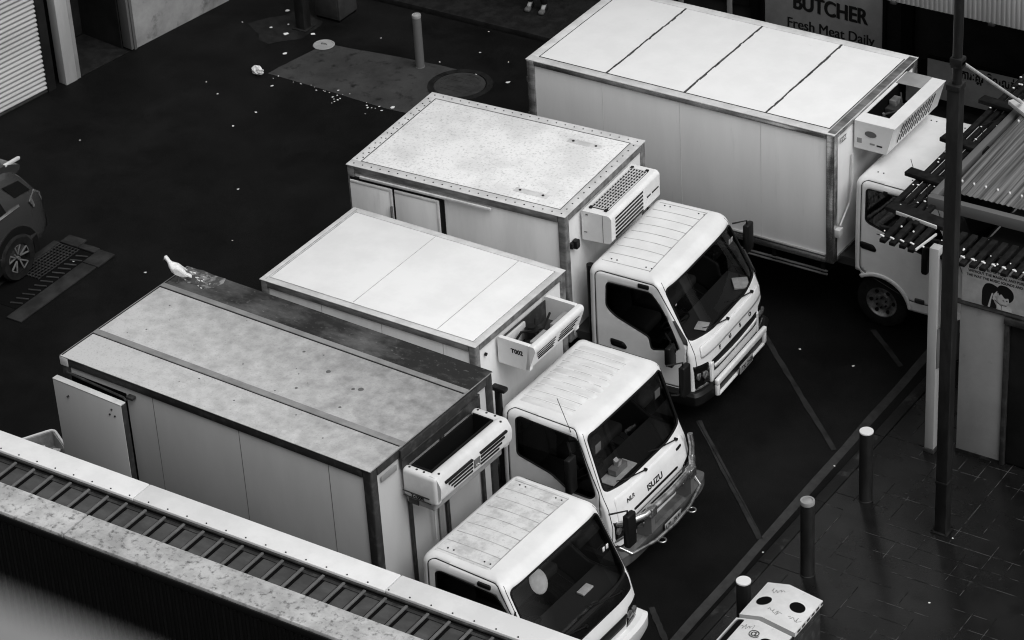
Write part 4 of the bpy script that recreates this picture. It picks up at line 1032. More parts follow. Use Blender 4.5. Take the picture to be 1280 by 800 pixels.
# litter
LP = [(-28.0, 34.32, .05), (-27.52, 33.62, .07), (-27.12, 33.82, .05), (-27.88, 33.7, .04), (-27.69, 33.92, .03), (-27.11, 33.04, .05), (-26.03, 34.21, .02), (-24.3, 34.52, .03), (-24.58, 35.2, .02), (-23.94, 33.85, .04), (-23.34, 33.86, .05), (-24.7, 33.95, .02), (-23.71, 34.45, .02), (-27.66, 31.68, .025), (-27.25, 31.44, .025), (-26.33, 31.23, .025), (-26.38, 30.71, .03), (-26.63, 32.05, .04), (-25.11, 29.17, .03), (-24.27, 27.94, .02), (-24.84, 26.64, .03), (-25.97, 26.39, .03), (-14.88, 29.23, .03), (-15.69, 29.26, .025), (-14.04, 27.09, .02), (-13.96, 25.08, .02), (-13.65, 25.73, .02), (-12.02, 26.29, .02), (-11.71, 25.02, .025), (-28.24, 29.24, .02), (-28.43, 33.64, .02), (-24.5, 32.35, .06)]
for k in range(22):
    t = random.random() ** .8; LP.append((-26.85 + 2.4 * t + random.gauss(0, .03), 32.36 - .1 * t + random.gauss(-.02, .05), random.uniform(.01, .026)))
for k in range(8): LP.append((random.uniform(-25.6, -24.4), random.uniform(31.9, 32.25), random.uniform(.012, .03)))
def where(x, y):
    if y > 33.2: return 'on the asphalt by the shops'
    if y > 31.2: return 'near the edge of the concrete slab'
    if x < -20: return 'on the open asphalt behind the trucks'
    return 'on the ground near the kerb'
LB = {}
for i, (x, y, s_) in enumerate(LP):
    bm = NB(); rnd = random.Random(i); n = 7
    top = [bm.verts.new((s_ * rnd.uniform(.5, 1) * math.cos(2 * math.pi * k / n), s_ * rnd.uniform(.4, .8) * math.sin(2 * math.pi * k / n), s_ * rnd.uniform(.05, .25))) for k in range(n)]
    bot = [bm.verts.new((v.co.x * .8, v.co.y * .8, 0)) for v in top]; bm.faces.new(top); bm.faces.new(bot[::-1])
    for k in range(n): bm.faces.new((bot[k], bot[(k + 1) % n], top[(k + 1) % n], top[k]))
    z = .122 if (x > -13.7 or y > 35.3) else .006
    o = link('litter_scrap', bm, 'litter', None, 35, (x, y, z)); o.rotation_euler.z = rnd.uniform(0, 6)
    w = where(x, y); tag(o, ('small pale scrap of litter ' if s_ < .04 else 'larger pale scrap of paper litter ') + w, 'litter', 'litter scraps ' + w + (' (large)' if s_ >= .04 else ''))
bm = NB(); bmesh.ops.create_icosphere(bm, subdivisions=3, radius=.1)
rnd = random.Random(5)
for v in bm.verts: v.co = Vector((v.co.x * 1.1, v.co.y * .7, v.co.z * .7 + .06)) * rnd.uniform(.8, 1.15)
tag(link('crumpled_paper', bm, 'litter', None, 20, (-27.08, 32.28, .006)), 'crumpled white paper at the left corner of the concrete slab', 'litter')

# ---------------------------------------------------------------- bollards
def bollard(loc, label, cap, h, r=.085, dark='pole', ring=False):
    t = thing('bollard', label, 'bollard', loc, 0, 'bollards')
    sub('post', lambda b: lathe(b, [(0, r * 1.08), (.012, r * 1.08), (.015, r), (h - .03, r), (h - .02, r * .99)], (0, 0, 0), 'z', 32), dark, t)
    if ring: sub('cap', lambda b: lathe(b, [(h - .05, r * 1.03), (h - .012, r * 1.05), (h, r * 1.0), (h, r * .74), (h - .008, r * .72), (h - .006, r * .6), (h + .004, r * .4), (h + .004, 0)], (0, 0, 0), 'z', 32), cap, t)
    else: sub('cap', lambda b: lathe(b, [(h - .02, r * 1.03), (h - .004, r * 1.03), (h, r * .98), (h + .002, 0)], (0, 0, 0), 'z', 32), cap, t)
    return t
bollard((-13.3, 26.5, .12), 'dark bollard with flat white cap, standing between kerb and white column', 'white', 1.035)
bollard((-13.22, 24.83, .12), 'dark bollard with grey recessed cap, middle one along the kerb', 'midgrey', 1.09, ring=True)
bollard((-13.2, 23.25, .12), 'dark bollard with flat white cap, just behind the pale bins', 'white', .98)
bollard((-24.89, 33.68, 0), 'grey metal bollard standing on the far concrete slab', 'midgrey', .93, .07, 'grey', True)

# ---------------------------------------------------------------- left building: roller door, dark entrance, rendered wall
lb = thing('roller_door_building', 'building at far left with white roller door and stained rendered wall', 'building', (-29.66, 30.44, 0), R(-8.05))
# local: +y runs along the facade, +x faces the yard
sub('wall', lambda b: bx(b, -.35, 0, 1.68, 6.5, 0, 6, .01), 'render', lb)
sub('wall', lambda b: (bx(b, -.4, -.04, -6, -3.3, 0, 6), bx(b, -.4, 0, -3.3, 1.68, 3.2, 6), bx(b, -6, -1.25, -6, 6.5, 0, 6)), 'render', lb)
def rdoor(b):
    z = .03; ya, yb = -3.2, -.2
    while z < 3.15:
        prism(b, [(-.12, z), (-.085, z + .008), (-.062, z + .035), (-.068, z + .06), (-.115, z + .078)], 'y', ya, yb); z += .08
rd = sub('roller_door', rdoor, 'shutter', lb)
sub('door_guide', lambda b: bx(b, -.13, -.03, -.2, -.04, 0, 3.2, .006), 'darkwall', lb)
sub('door_foot', lambda b: bx(b, -.13, -.06, -3.2, -.2, .0, .03, .005), 'darktrim', rd)
sub('door_post', lambda b: bx(b, -.16, .03, .12, .36, 0, 3.2, .012), 'paintpost', lb)
sub('post_trim', lambda b: bx(b, -.15, .012, .365, .45, 0, 3.2, .01), 'midgrey', lb)
sub('entrance_recess', lambda b: (bx(b, -1.2, -1.16, .46, 1.55, 0, 3.2), bx(b, -1.15, -.2, .45, .47, 0, 3.2), bx(b, -1.15, -.2, 1.53, 1.55, 0, 3.2)), 'darkwall', lb)
sub('entrance_door', lambda b: bx(b, -1.14, -1.1, .62, 1.0, .03, 2.6, .01), 'darkest', lb)
sub('entrance_step', lambda b: bx(b, -1.1, .0, .47, 1.5, .0, .02, .005), 'iron', lb)
sub('jamb', lambda b: (bx(b, -.2, .012, 1.56, 1.61, .02, 3.2, .008), bx(b, -.22, .02, 1.62, 1.675, 0, 3.2, .008)), 'grey', lb)

# dark post and cabinet by the shops
dp_ = thing('dark_post', 'dark square post at the yard corner beside a cabinet', 'post', (-27.4, 33.95, 0))
sub('shaft', lambda b: bx(b, -.09, .09, -.09, .09, 0, 4., .01), 'pole', dp_); sub('base_plate', lambda b: bx(b, -.14, .14, -.14, .14, 0, .02, .005), 'iron', dp_)
cb_ = thing('cabinet', 'dim grey steel cabinet behind the dark post', 'cabinet', (-27.2, 34.6, 0))
sub('cabinet_body', lambda b: bx(b, -.25, .25, -.25, .25, .04, 1.5, .015), 'dimsteel', cb_); sub('cabinet_door', lambda b: bx(b, -.22, .22, -.262, -.252, .1, 1.44, .006), 'dimsteel', cb_); sub('plinth', lambda b: bx(b, -.23, .23, -.23, .23, 0, .04), 'darkest', cb_)

# ---------------------------------------------------------------- shops at the back
sh = thing('shop_row', 'dark shopfronts with pale awning behind the largest truck', 'building', (-20, 37, 0))
def X(x): return x + 20
sub('wall', lambda b: (bx(b, X(-40), X(-8), .06, 6, .1, 6.5), ), 'darkwall', sh)
sub('shop_pillar', lambda b: [bx(b, X(x) - .1, X(x) + .1, -.05, .055, .1, 3.2, .01) for x in (-26, -23.4, -20.6, -17.95, -13.)], 'darkest', sh)
sub('shop_window', lambda b: [bx(b, X(x0), X(x1), .02, .055, .5, 2.9) for x0, x1 in ((-25.8, -23.6), (-23.2, -20.75))], 'blackgl', sh)
sub('window_post', lambda b: [bx(b, X(x) - .04, X(x) + .04, -.03, .015, .1, 2.9, .006) for x in (-21.1, -22.0)], 'midgrey', sh)
# butcher's sign on the shopfront
sg = thing('butcher_sign', 'grey shop sign reading BUTCHER Fresh Meat Daily', 'sign', (-19.95, 36.9, -.12))
sub('sign_panel', lambda b: bx(b, -.45, 1.62, -.012, .03, .3, 2.2, .006), 'signbd', sg)
sub('sign_frame', lambda b: (bx(b, -.53, -.455, -.03, .04, .25, 2.2, .006), bx(b, 1.625, 1.68, -.03, .04, .25, 2.2, .006)), 'darkest', sg)
tb_ = text('sign_lettering', 'BUTCHER', .37, (.04, -.014, .86), (1, 0, 0), (0, 0, 1), 'ink', sg, .002, 'LEFT', .004, .8)
text('sign_lettering', 'BUTCHER', .37, (.062, -.0155, .852), (1, 0, 0), (0, 0, 1), 'ink', sg, .002, 'LEFT', .004, .8)
text('sign_lettering', 'Fresh Meat Daily', .25, (-.06, -.014, .51), (1, 0, 0), (0, 0, 1), 'ink', sg, .002, 'LEFT', .0, .9)
text('sign_lettering', 'Fresh Meat Daily', .25, (-.05, -.0155, .51), (1, 0, 0), (0, 0, 1), 'ink', sg, .002, 'LEFT', .0, .9)
kh = thing('khmer_sign', 'pale sign with Khmer lettering behind the dark pole', 'sign', (-16.85, 35.95, .0))
sub('sign_post', lambda b: [bx(b, x, x + .06, .035, .09, .1, .95, .006) for x in (-.2, 2.5)], 'darktrim', kh)
sub('sign_panel', lambda b: bx(b, -.25, 2.6, -.012, .03, .3, .95, .006), 'signbd', kh)
sub('sign_fringe', lambda b: bx(b, -.25, 2.6, -.014, .03, .951, 1.0, .006), 'darkest', kh)
text('sign_lettering', 'ការៈគ្រុ ចិលលក់ក្រ', .2, (.3, -.014, .75), (1, 0, 0), (0, 0, 1), 'ink', kh, .002, 'LEFT', .005, .78)
sub('shop_counter', lambda b: bx(b, X(-17.7), X(-13.1), -.3, .0, .1, .3, .01), 'darkest', sh)
# awning sheet over the right-hand shops
aw = thing('awning', 'pale ribbed sheet awning at top right above the shopfronts', 'awning', (-17.35, 34.75, 0))
def awn(b):
    n = 110
    for k in range(n):
        x = k * .075; bx(b, x, x + .05, 0, .03, 2.42, 3.1, .008); bx(b, x + .05, x + .075, .012, .024, 2.42, 3.1)
sub('fascia', awn, 'fascia', aw)
sub('roof_sheet', lambda b: bx(b, 0, 8.25, .03, 2.3, 3.08, 3.12), 'fascia', aw)
sub('fascia_bracket', lambda b: [bx(b, x, x + .1, -.02, .05, 2.38, 2.43, .01) for x in (.2, 1.75, 3.4)], 'darktrim', aw)

# person on the far footpath (only the feet come into the picture)
def person(loc, rz):
    t = thing('person', 'person in dark trousers and pale-toed shoes standing by the shops', 'person', loc, rz)
    def skin(name, pts, edges, rad, m, par, lv=2):
        me = bpy.data.meshes.new(name); me.from_pydata(pts, edges, []); me.materials.append(M[m])
        o = bpy.data.objects.new(name, me); C.objects.link(o); o.parent = par
        md = o.modifiers.new('skin', 'SKIN'); md.use_smooth_shade = True
        for i, r in enumerate(rad): me.skin_vertices[0].data[i].radius = (r, r)
        me.skin_vertices[0].data[0].use_root = True
        s_ = o.modifiers.new('sub', 'SUBSURF'); s_.levels = lv; s_.render_levels = lv; return o
    P_ = [(0, 0, .95), (0, .02, 1.15), (0, .02, 1.38), (0, 0, 1.5), (0, -.01, 1.58), (0, -.02, 1.68), (0, -.02, 1.74), (.1, 0, .9), (.11, -.01, .5), (.11, .03, .1), (.11, -.08, .05), (-.1, 0, .9), (-.13, .03, .5), (-.15, .08, .1), (-.15, -.03, .05), (.19, .02, 1.4), (.24, .03, 1.13), (.22, -.04, .9), (.21, -.06, .82), (-.19, .02, 1.4), (-.24, .03, 1.13), (-.22, -.04, .9), (-.21, -.06, .82)]
    E_ = [(0, 1), (1, 2), (2, 3), (3, 4), (4, 5), (5, 6), (0, 7), (7, 8), (8, 9), (9, 10), (0, 11), (11, 12), (12, 13), (13, 14), (2, 15), (15, 16), (16, 17), (17, 18), (2, 19), (19, 20), (20, 21), (21, 22)]
    Rd = [.13, .12, .14, .06, .055, .085, .06, .085, .055, .04, .04, .085, .055, .04, .04, .055, .042, .03, .035, .055, .042, .03, .035]
    body = skin('body', P_, E_, Rd, 'skin', t)
    skin('trousers', [P_[0]] + P_[7:10] + P_[11:14], [(0, 1), (1, 2), (2, 3), (0, 4), (4, 5), (5, 6)], [.15, .105, .075, .065, .105, .075, .065], 'cloth', t)
    skin('jacket', P_[0:3] + P_[15:18] + P_[19:22], [(0, 1), (1, 2), (2, 3), (3, 4), (4, 5), (2, 6), (6, 7), (7, 8)], [.15, .145, .16, .075, .06, .045, .075, .06, .045], 'cloth', t)
    skin('hair', [(0, .03, 1.66), (0, .0, 1.76), (0, -.06, 1.77)], [(0, 1), (1, 2)], [.085, .085, .06], 'hair', t)
    for x, y in ((.11, .0), (-.15, .05)):
        sh_ = sub('shoe', lambda b: (bx(b, x - .048, x + .048, y - .05, y + .1, 0, .09, .03, seg=3),), 'cloth', t)
        sub('shoe_toe', lambda b: bx(b, x - .05, x + .05, y - .17, y - .045, 0, .07, .03, seg=3), 'shoe', sh_)
    for sx_ in (-1, 1):
        for k in range(4):
            x = sx_ * .215; sub('finger', lambda b: tube(b, [(x - .02 + k * .013, -.06, .82), (x - .02 + k * .013, -.085, .77), (x - .02 + k * .013, -.08, .735 + .008 * abs(k - 1.5))], .0085, 8), 'skin', body)
    for nm, pts, r in (('nose', [(0, -.1, 1.69), (0, -.125, 1.66)], .012),): sub(nm, lambda b: tube(b, pts, r, 8), 'skin', body)
    return t
person((-24.17, 36.05, .1), R(12))

# ---------------------------------------------------------------- kiosk, column, pole and pergola on the right
kx, ky = -12.79, 27.98
ko = thing('kiosk', 'small white-walled kiosk with dark door under the batten pergola', 'kiosk', (kx, ky, .12))
sub('wall', lambda b: (bx(b, 0, .62, 0, 2.6, 0, 2.2, .008), bx(b, .62, 4.5, .1, 2.6, 0, 2.2, .008), bx(b, 0, 4.5, .06, .12, 2.23, 2.8, .006)), 'whitewall', ko)
sub('kiosk_roof', lambda b: bx(b, .01, 4.5, .13, 2.6, 2.23, 2.7), 'darkest', ko)
sub('door', lambda b: bx(b, .66, 1.9, .02, .095, .02, 2.08, .01), 'darkwall', ko)
sub('door_frame', lambda b: (bx(b, .6, .66, -.03, .09, 0, 2.1, .008), bx(b, .6, 2.2, -.06, .09, 2.1, 2.19, .01)), 'darktrim', ko)
sub('poster_ledge', lambda b: bx(b, -.1, 2.2, -.03, .055, 2.2, 2.225, .006), 'darktrim', ko)
sub('skirting', lambda b: bx(b, -.01, .6, -.012, -.002, 0, .04), 'kerb', ko)
# poster above the door line
ps = thing('poster', 'white poster with small text and drawing of two dark-haired people', 'poster', (kx, ky, 2.35))
sub('poster_board', lambda b: bx(b, .0, 2.1, .02, .05, .0, .62, .004), 'palealu', ps)
for k, tx in enumerate(('TO LET PEOPLE IN WITH GOOD MUSIC', 'WITHOUT THE MAGICAL AND PURE MUSIC', 'THE WAY THE MUSIC SOUNDS AND SLOW')):
    text('poster_lettering', tx, .05, (.1 - .02 * k + (.04 if k == 0 else 0), .018, .5 - .062 * k), (1, 0, 0), (0, 0, 1), 'ink', ps, .001, 'LEFT', .001, .9)
def dpoly(b, pts, d): prism(b, [(x, z) for x, z in pts], 'y', .018 - d, .0195 - d)
def blob(cx, cz, rx, rz, a0=0, a1=360, n=20): return [(cx + rx * math.cos(R(a0 + (a1 - a0) * k / n)), cz + rz * math.sin(R(a0 + (a1 - a0) * k / n))) for k in range(n + 1 if a1 - a0 < 360 else n)]
sub('drawing_hair', lambda b: (dpoly(b, round_poly([(.27, .005), (.27, .24), (.31, .33), (.38, .35), (.47, .32), (.5, .27), (.45, .2), (.42, .12), (.46, .06), (.47, .005)], .04), .001), dpoly(b, round_poly([(.46, .3), (.5, .36), (.6, .36), (.68, .3), (.69, .2), (.63, .13), (.58, .16), (.5, .2)], .05), .0016)), 'ink', ps)
sub('drawing_figure', lambda b: (dpoly(b, round_poly([(.35, .01), (.375, .12), (.4, .22), (.42, .22), (.395, .12), (.38, .01)], .01), .003), dpoly(b, round_poly([(.41, .13), (.42, .2), (.47, .27), (.47, .19), (.45, .12)], .015), .003), dpoly(b, round_poly([(.49, .1), (.48, .17), (.52, .24), (.57, .18), (.62, .2), (.63, .13), (.58, .09)], .02), .0036), dpoly(b, round_poly([(.46, .1), (.5, .08), (.6, .09), (.66, .07), (.68, .01), (.48, .01)], .03), .003)), 'palealu', ps)
sub('drawing_line', lambda b: (dpoly(b, blob(.555, .15, .012, .006), .005), dpoly(b, blob(.6, .155, .01, .006), .005), dpoly(b, [(.44, .13), (.52, .075), (.6, .08), (.6, .086), (.52, .082), (.44, .138)], .005), dpoly(b, [(.53, .01), (.535, .01), (.535, .07), (.53, .07)], .005), dpoly(b, [(.44, .17), (.47, .18), (.47, .184), (.44, .176)], .005)), 'ink', ps)

wc = thing('white_column', 'square white painted column at the kiosk corner with a small side sign', 'column', (-13.065, 27.8, .12))
sub('shaft', lambda b: bx(b, -.062, .062, -.03, .1, .06, 3., .008), 'paintpost', wc)
sub('column_base', lambda b: bx(b, -.075, .075, -.045, .115, 0, .06, .01), 'darktrim', wc)
sub('side_sign', lambda b: bx(b, .07, .08, -.02, .34, 1.28, 1.86, .003, 0, Matrix.Translation((.07, 0, 0)) @ Matrix.Rotation(R(-24), 4, 'Z') @ Matrix.Translation((-.07, 0, 0))), 'grey', wc)
sub('column_brace', lambda b: bx(b, .13, .18, -.02, .03, 1.9, 3.0, .005), 'paintpost', wc)

pl = thing('utility_pole', 'tall dark square pole rising in front of the kiosk', 'pole', (-12.2, 26.38, .12))
sub('lower_shaft', lambda b: bx(b, -.075, .075, -.075, .075, .0, 6.1, .012), 'pole', pl)
sub('upper_shaft', lambda b: tube(b, [(.01, 0, 6.1), (.01, 0, 9.5)], .055, 16), 'pole', pl)
sub('pole_collar', lambda b: (bx(b, -.085, .085, -.085, .085, 6.06, 6.13, .01), bx(b, -.06, .09, -.07, .07, 6.36, 6.46, .02)), 'pole', pl)
sub('base_plate', lambda b: (bx(b, -.11, .11, -.11, .11, 0, .015, .004), [cyl(b, (x, y, .015), (x, y, .035), .012, 6) for x in (-.09, .09) for y in (-.09, .09)]), 'iron', pl)
sub('band_clamp', lambda b: bx(b, -.08, .08, -.08, .08, .72, .76, .004), 'pole', pl)

pg = thing('pergola', 'dark batten pergola with string lights and clear sheet roof over the kiosk', 'pergola', (kx, ky, 0))
def Q(x, y, z): return (x - kx, y - ky, z)
# battens along the front, sticking out over the poster
def fb(b):
    for k in range(19):
        x = -13.77 + k * .135
        if k in (4,): continue
        obb(b, Q(x - .02, 27.81 + random.uniform(-.03, .03), 2.99 + random.uniform(-.01, .01)), Q(x + .0, 28.42, 3.02), .08, .05, .006)
sub('front_batten', fb, 'timber', pg)
sub('front_rail', lambda b: (obb(b, Q(-14.0, 28.2, 2.94), Q(-11., 28.2, 2.94), .05, .06, .006), obb(b, Q(-14.05, 28.55, 3.06), Q(-13.2, 28.42, 3.06), .2, .06, .01)), 'timber', pg)
sub('rail_cap', lambda b: (obb(b, Q(-13.9, 28.43, 3.06), Q(-13.3, 28.33, 3.06), .02, .05, .004), obb(b, Q(-13.3, 27.75, 3.05), Q(-13.24, 28.2, 3.05), .022, .03, .004)), 'palealu', pg)
# long battens running back beside the sheet roof
sub('side_batten', lambda b: [obb(b, Q(-14.02 + k * .11, 28.6 - k * .08, 3.04), Q(-14.02 + k * .11, 33.4, 3.0), .07, .05, .006) for k in range(5)], 'timber', pg)
sub('cross_rail', lambda b: [obb(b, Q(-14.2, y, 3.1), Q(-13.55, y - .08, 3.1), .16, .06, .01) for y in (29.35, 30.35, 31.5)], 'timber', pg)
sub('roof_beam', lambda b: obb(b, Q(-13.62, 28.9, 3.1), Q(-13.62, 33.4, 3.1), .1, .12, .01), 'grey', pg)
sub('front_beam', lambda b: obb(b, Q(-13.66, 28.85, 3.08), Q(-11., 28.85, 3.08), .1, .16, .01), 'grey', pg)
def corr(b):
    n = 130; x0 = -13.45; rows = []
    for j in range(2):
        y = 28.98 if j == 0 else 33.4; z = 3.2 + j * .12
        rows.append([b.verts.new(Q(x0 + i * .0185, y, z + .007 * math.sin(i * math.pi / 2))) for i in range(n)])
    for i in range(n - 1): b.faces.new((rows[0][i], rows[0][i + 1], rows[1][i + 1], rows[1][i]))
sub('sheet_roof', corr, 'poly', pg, 80)
sub('sheet_lining', lambda b: [obb(b, Q(-13.5, y, 3.02), Q(-11.1, y, 3.02), .08, .1) for y in (29.8, 30.9, 32.)] + [bx(b, .1, 1.7, 1.1, 5.4, 2.94, 2.96)], 'grey', pg)
sub('sheet_screw', lambda b: [cyl(b, Q(x, y, 3.2 + (y - 29) * .027), Q(x, y, 3.225 + (y - 29) * .027), .013, 8) for y in (29.25, 30.9) for x in [-13.4 + i * .16 for i in range(14)]], 'bulb', pg)
sub('white_plate', lambda b: obb(b, Q(-13.66, 31.3, 3.3), Q(-12.9, 30.8, 3.28), .16, .06, .01), 'palealu', pg)
stl = thing('string_light', 'string of small white bulbs hung along the pergola battens', 'string lights', (kx, ky, 0))
def bul(b):
    for k in range(20):
        x = -13.82 + k * .135; obb(b, Q(x - .03, 27.9, 3.035), Q(x + .03, 27.88, 3.035), .022, .018, .005)
    rnd = random.Random(2)
    for k in range(22):
        x = -13.9 + rnd.random() * 2.4; y = 27.75 + rnd.random() * .5; bmesh.ops.create_icosphere(b, subdivisions=2, radius=rnd.uniform(.007, .016), matrix=Matrix.Translation(Q(x, y, 3.05)))
    for k in range(26):
        y = 28.5 + rnd.random() * 4; x = -14.02 + rnd.random() * .4; bmesh.ops.create_icosphere(b, subdivisions=2, radius=rnd.uniform(.007, .014), matrix=Matrix.Translation(Q(x, y, 3.08)) @ Matrix.Diagonal((1.6, 1, 1, 1)))
sub('bulb', bul, 'bulb', stl)['kind'] = 'stuff'
sub('cable', lambda b: (tube(b, [Q(-13.9 + k * .27, 27.9, 3.03 - .01 * (k % 2)) for k in range(11)], .006, 6), tube(b, [Q(-13.9 + .2 * (k % 2), 28.5 + k * .4, 3.075) for k in range(12)], .006, 6)), 'black', stl)
br = thing('brace_strut', 'slim white strut sloping from the dark pole down to the pergola', 'strut', (0, 0, 0))
br.location = (-12.2, 26.38, 6.5)
sub('rod', lambda b: tube(b, [(0.02, .03, 0.02), (-13.5 + 12.2, 31.2 - 26.38, 3.36 - 6.5)], .02, 10), 'palealu', br)
sub('lug', lambda b: bx(b, -.05, .09, -.06, .06, -.05, .05, .015), 'pole', br)

# ---------------------------------------------------------------- pale recycling bins at the bottom right
for k, (yc_, lb_) in enumerate(((22.93, 'pale recycling bin with two round holes, touching the bollard'), (22.2, 'pale recycling bin with long slot in its lid, nearest the bottom edge'), (21.47, 'pale recycling bin below the picture edge, last of the row'))):
    if k == 2: continue
    t = thing('recycling_bin', lb_, 'bin', (-12.55, yc_, .12), 0, 'recycling bins')
    def lid(b):
        prof = [(-.34, 1.06), (-.06, 1.13), (.36, 1.06), (.36, 1.0), (-.34, 1.0)]
        prism(b, prof, 'y', -.33, .33)
    ld_ = sub('lid', lid, 'binlid', t)
    sub('bin_body', lambda b: bx(b, -.32, .34, -.31, .31, .04, .99, .02), 'darktrim', t)
    sub('lid_edge_slot', lambda b: [bx(b, .3605, .3625, -.27 + i * .11, -.2 + i * .11, 1.015, 1.045) for i in range(6)], 'darktrim', ld_)
    sub('bin_door', lambda b: (bx(b, .342, .352, -.29, .29, .08, .9, .006), bx(b, -.3, .32, -.322, -.312, .08, .9, .006)), 'darktrim', t)
    sub('bin_foot', lambda b: [bx(b, x, x + .06, y, y + .06, 0, .04) for x in (-.3, .26) for y in (-.3, .24)], 'black', t)
    zt = lambda x: 1.06 + .07 * (x + .34) / .28 if x < -.06 else 1.13 - .07 * (x + .06) / .42
    def hole(b, x, y, rx, ry):
        n = 28; sl = .25 if x < -.06 else -.1667
        A = [b.verts.new((x + rx * math.cos(2 * math.pi * i / n), y + ry * math.sin(2 * math.pi * i / n), zt(x) + sl * rx * math.cos(2 * math.pi * i / n) + .0035)) for i in range(n)]; b.faces.new(A)
    def scrawl(b):
        rnd = random.Random(9 + k)
        for (cx_, cy_) in ((-.12, .18), (.02, -.16), (.26, -.14)):
            pts = []
            for i in range(14):
                x, y = cx_ + .012 * i - .08 + rnd.uniform(-.012, .012), cy_ + .03 * math.sin(i * 1.7) + rnd.uniform(-.02, .02)
                pts.append((x, y, zt(x) + .002))
            tube(b, pts, .0035, 5)
    sub('scrawl', scrawl, 'midgrey', ld_)
    if k == 0: sub('lid_hole', lambda b: (hole(b, -.19, -.03, .09, .085), hole(b, .19, .05, .09, .085)), 'darkest', ld_)
    else:
        sub('lid_hole', lambda b: (hole(b, .2, .05, .09, .085), prism(b, round_poly([(-.285, -.25), (-.15, -.25), (-.15, .29), (-.285, .29)], .06), 'z', 1.0901, 1.0905)), 'darkest', ld_)
        sub('slot_surround', lambda b: prism(b, round_poly([(-.3, -.265), (-.135, -.265), (-.135, .305), (-.3, .305)], .065), 'z', 1.07, 1.09), 'grey', ld_)
        text('lid_lettering', '@', .13, (-.04, .05, 1.133), (1, .3, -.1), (-.3, 1, 0), 'darktrim', ld_, .001)

# clear tub behind the parapet
tt = thing('plastic_tub', 'frosted plastic tub of scraps on a crate behind the weathered truck', 'tub', (-22.41, 21.75, 0), R(-30))
sub('tub_shell', lambda b: (bx(b, -.42, .3, -.25, .25, .46, .48), prism(b, [(-.42, .48), (.3, .48), (.3, .7), (-.42, .7)], 'y', .24, .255), prism(b, [(-.42, .48), (.3, .48), (.3, .7), (-.42, .7)], 'y', -.255, -.24), bx(b, .29, .305, -.24, .24, .48, .7), bx(b, -.425, -.41, -.24, .24, .48, .7)), 'plastic', tt)
sub('tub_rim', lambda b: tube(b, [(x, y, .71) for x, y in round_poly([(-.44, -.27), (.32, -.27), (.32, .27), (-.44, .27)], .08)], .017, 8, False, 0, True), 'tubrim', tt)
def scr(b):
    rnd = random.Random(4)
    for k in range(26):
        x, y = rnd.uniform(-.35, .22), rnd.uniform(-.2, .2); s_ = rnd.uniform(.03, .07)
        bx(b, -s_, s_, -s_ * .6, s_ * .6, 0, .03, .008, 0, Matrix.Translation((x, y, rnd.uniform(.5, .62))) @ Matrix.Rotation(rnd.uniform(0, 3), 4, 'Z') @ Matrix.Rotation(rnd.uniform(-.5, .5), 4, 'X'))
o = sub('scraps', scr, 'palealu', tt); o['kind'] = 'stuff'
cr = thing('crate', 'dark crate under the frosted plastic tub', 'crate', (-22.41, 21.75, 0), R(-30))
sub('crate_wall', lambda b: ([bx(b, -.4, .28, y - .01, y + .01, z, z + .09, .004) for y in (-.22, .22) for z in (.03, .14, .25, .36)] + [bx(b, x - .01, x + .01, -.205, .205, z, z + .09, .004) for x in (-.39, .27) for z in (.03, .14, .25, .36)]), 'darktrim', cr)
sub('crate_base', lambda b: bx(b, -.37, .25, -.2, .2, 0, .03), 'darktrim', cr)

# ---------------------------------------------------------------- skylight roof in the foreground
fr = thing('skylight_roof_building', 'low building in the foreground with ribbed skylight strip between two pale copings', 'building', (-16, 18.0, 0), R(-.1))
x0, x1 = -14., 12.
sub('wall', lambda b: (bx(b, x0, x1, .1, .36, 0, 3.93), bx(b, x0, x1, -.7, -.42, 0, 3.88)), 'darkwall', fr)
def wallrib(b):
    x = x0
    while x < x1: bx(b, x, x + .05, -.725, -.702, 0, 3.88, .008); x += .1
sub('wall_cladding', wallrib, 'darkest', fr)
def cop(b):
    x = x0
    for j in (-10.94, -7.74, -4.59, -1.54, 1.66, 4.76, 7.76, x1): bx(b, x, j - .012, .14, .43, 3.94, 4.0, .008); x = j
sub('rear_coping', cop, 'coping', fr)
sub('coping_lip', lambda b: bx(b, x0, x1, .11, .138, 3.955, 3.975, .004), 'darktrim', fr)
def cop2(b):
    x = x0
    for j in (-6.0, -1.77, 2.45, 6.65, x1): bx(b, x, j - .018, -.7, -.3, 3.94, 4.0, .012); x = j
sub('front_coping', cop2, 'lichen', fr)
sub('coping_flashing', lambda b: bx(b, x0, x1, -.722, -.703, 3.885, 3.965, .006), 'black', fr)
sub('glazing', lambda b: bx(b, x0, x1, -.3, .11, 3.90, 3.915), 'glazing', fr)
sub('skylight_base', lambda b: bx(b, x0, x1, -.4, .1, 3.6, 3.86), 'darkest', fr)
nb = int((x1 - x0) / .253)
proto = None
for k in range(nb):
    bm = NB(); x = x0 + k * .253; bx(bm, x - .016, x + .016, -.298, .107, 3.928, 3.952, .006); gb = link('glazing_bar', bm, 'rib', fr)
    bm = NB(); bx(bm, x - .042, x + .042, -.299, .108, 3.9155, 3.926); link('bar_shadow_strip', bm, 'darkest', gb)  # black strip paints the shadow on either side of the bar
sub('glazing_edge', lambda b: (bx(b, x0, x1, .06, .108, 3.9165, 3.9265, .002), ), 'darktrim', fr)
sub('coping_bolt', lambda b: [cyl(b, (x0 + k * .253, .165, 4.0), (x0 + k * .253, .165, 4.01), .008, 8) for k in range(nb)], 'darktrim', fr)

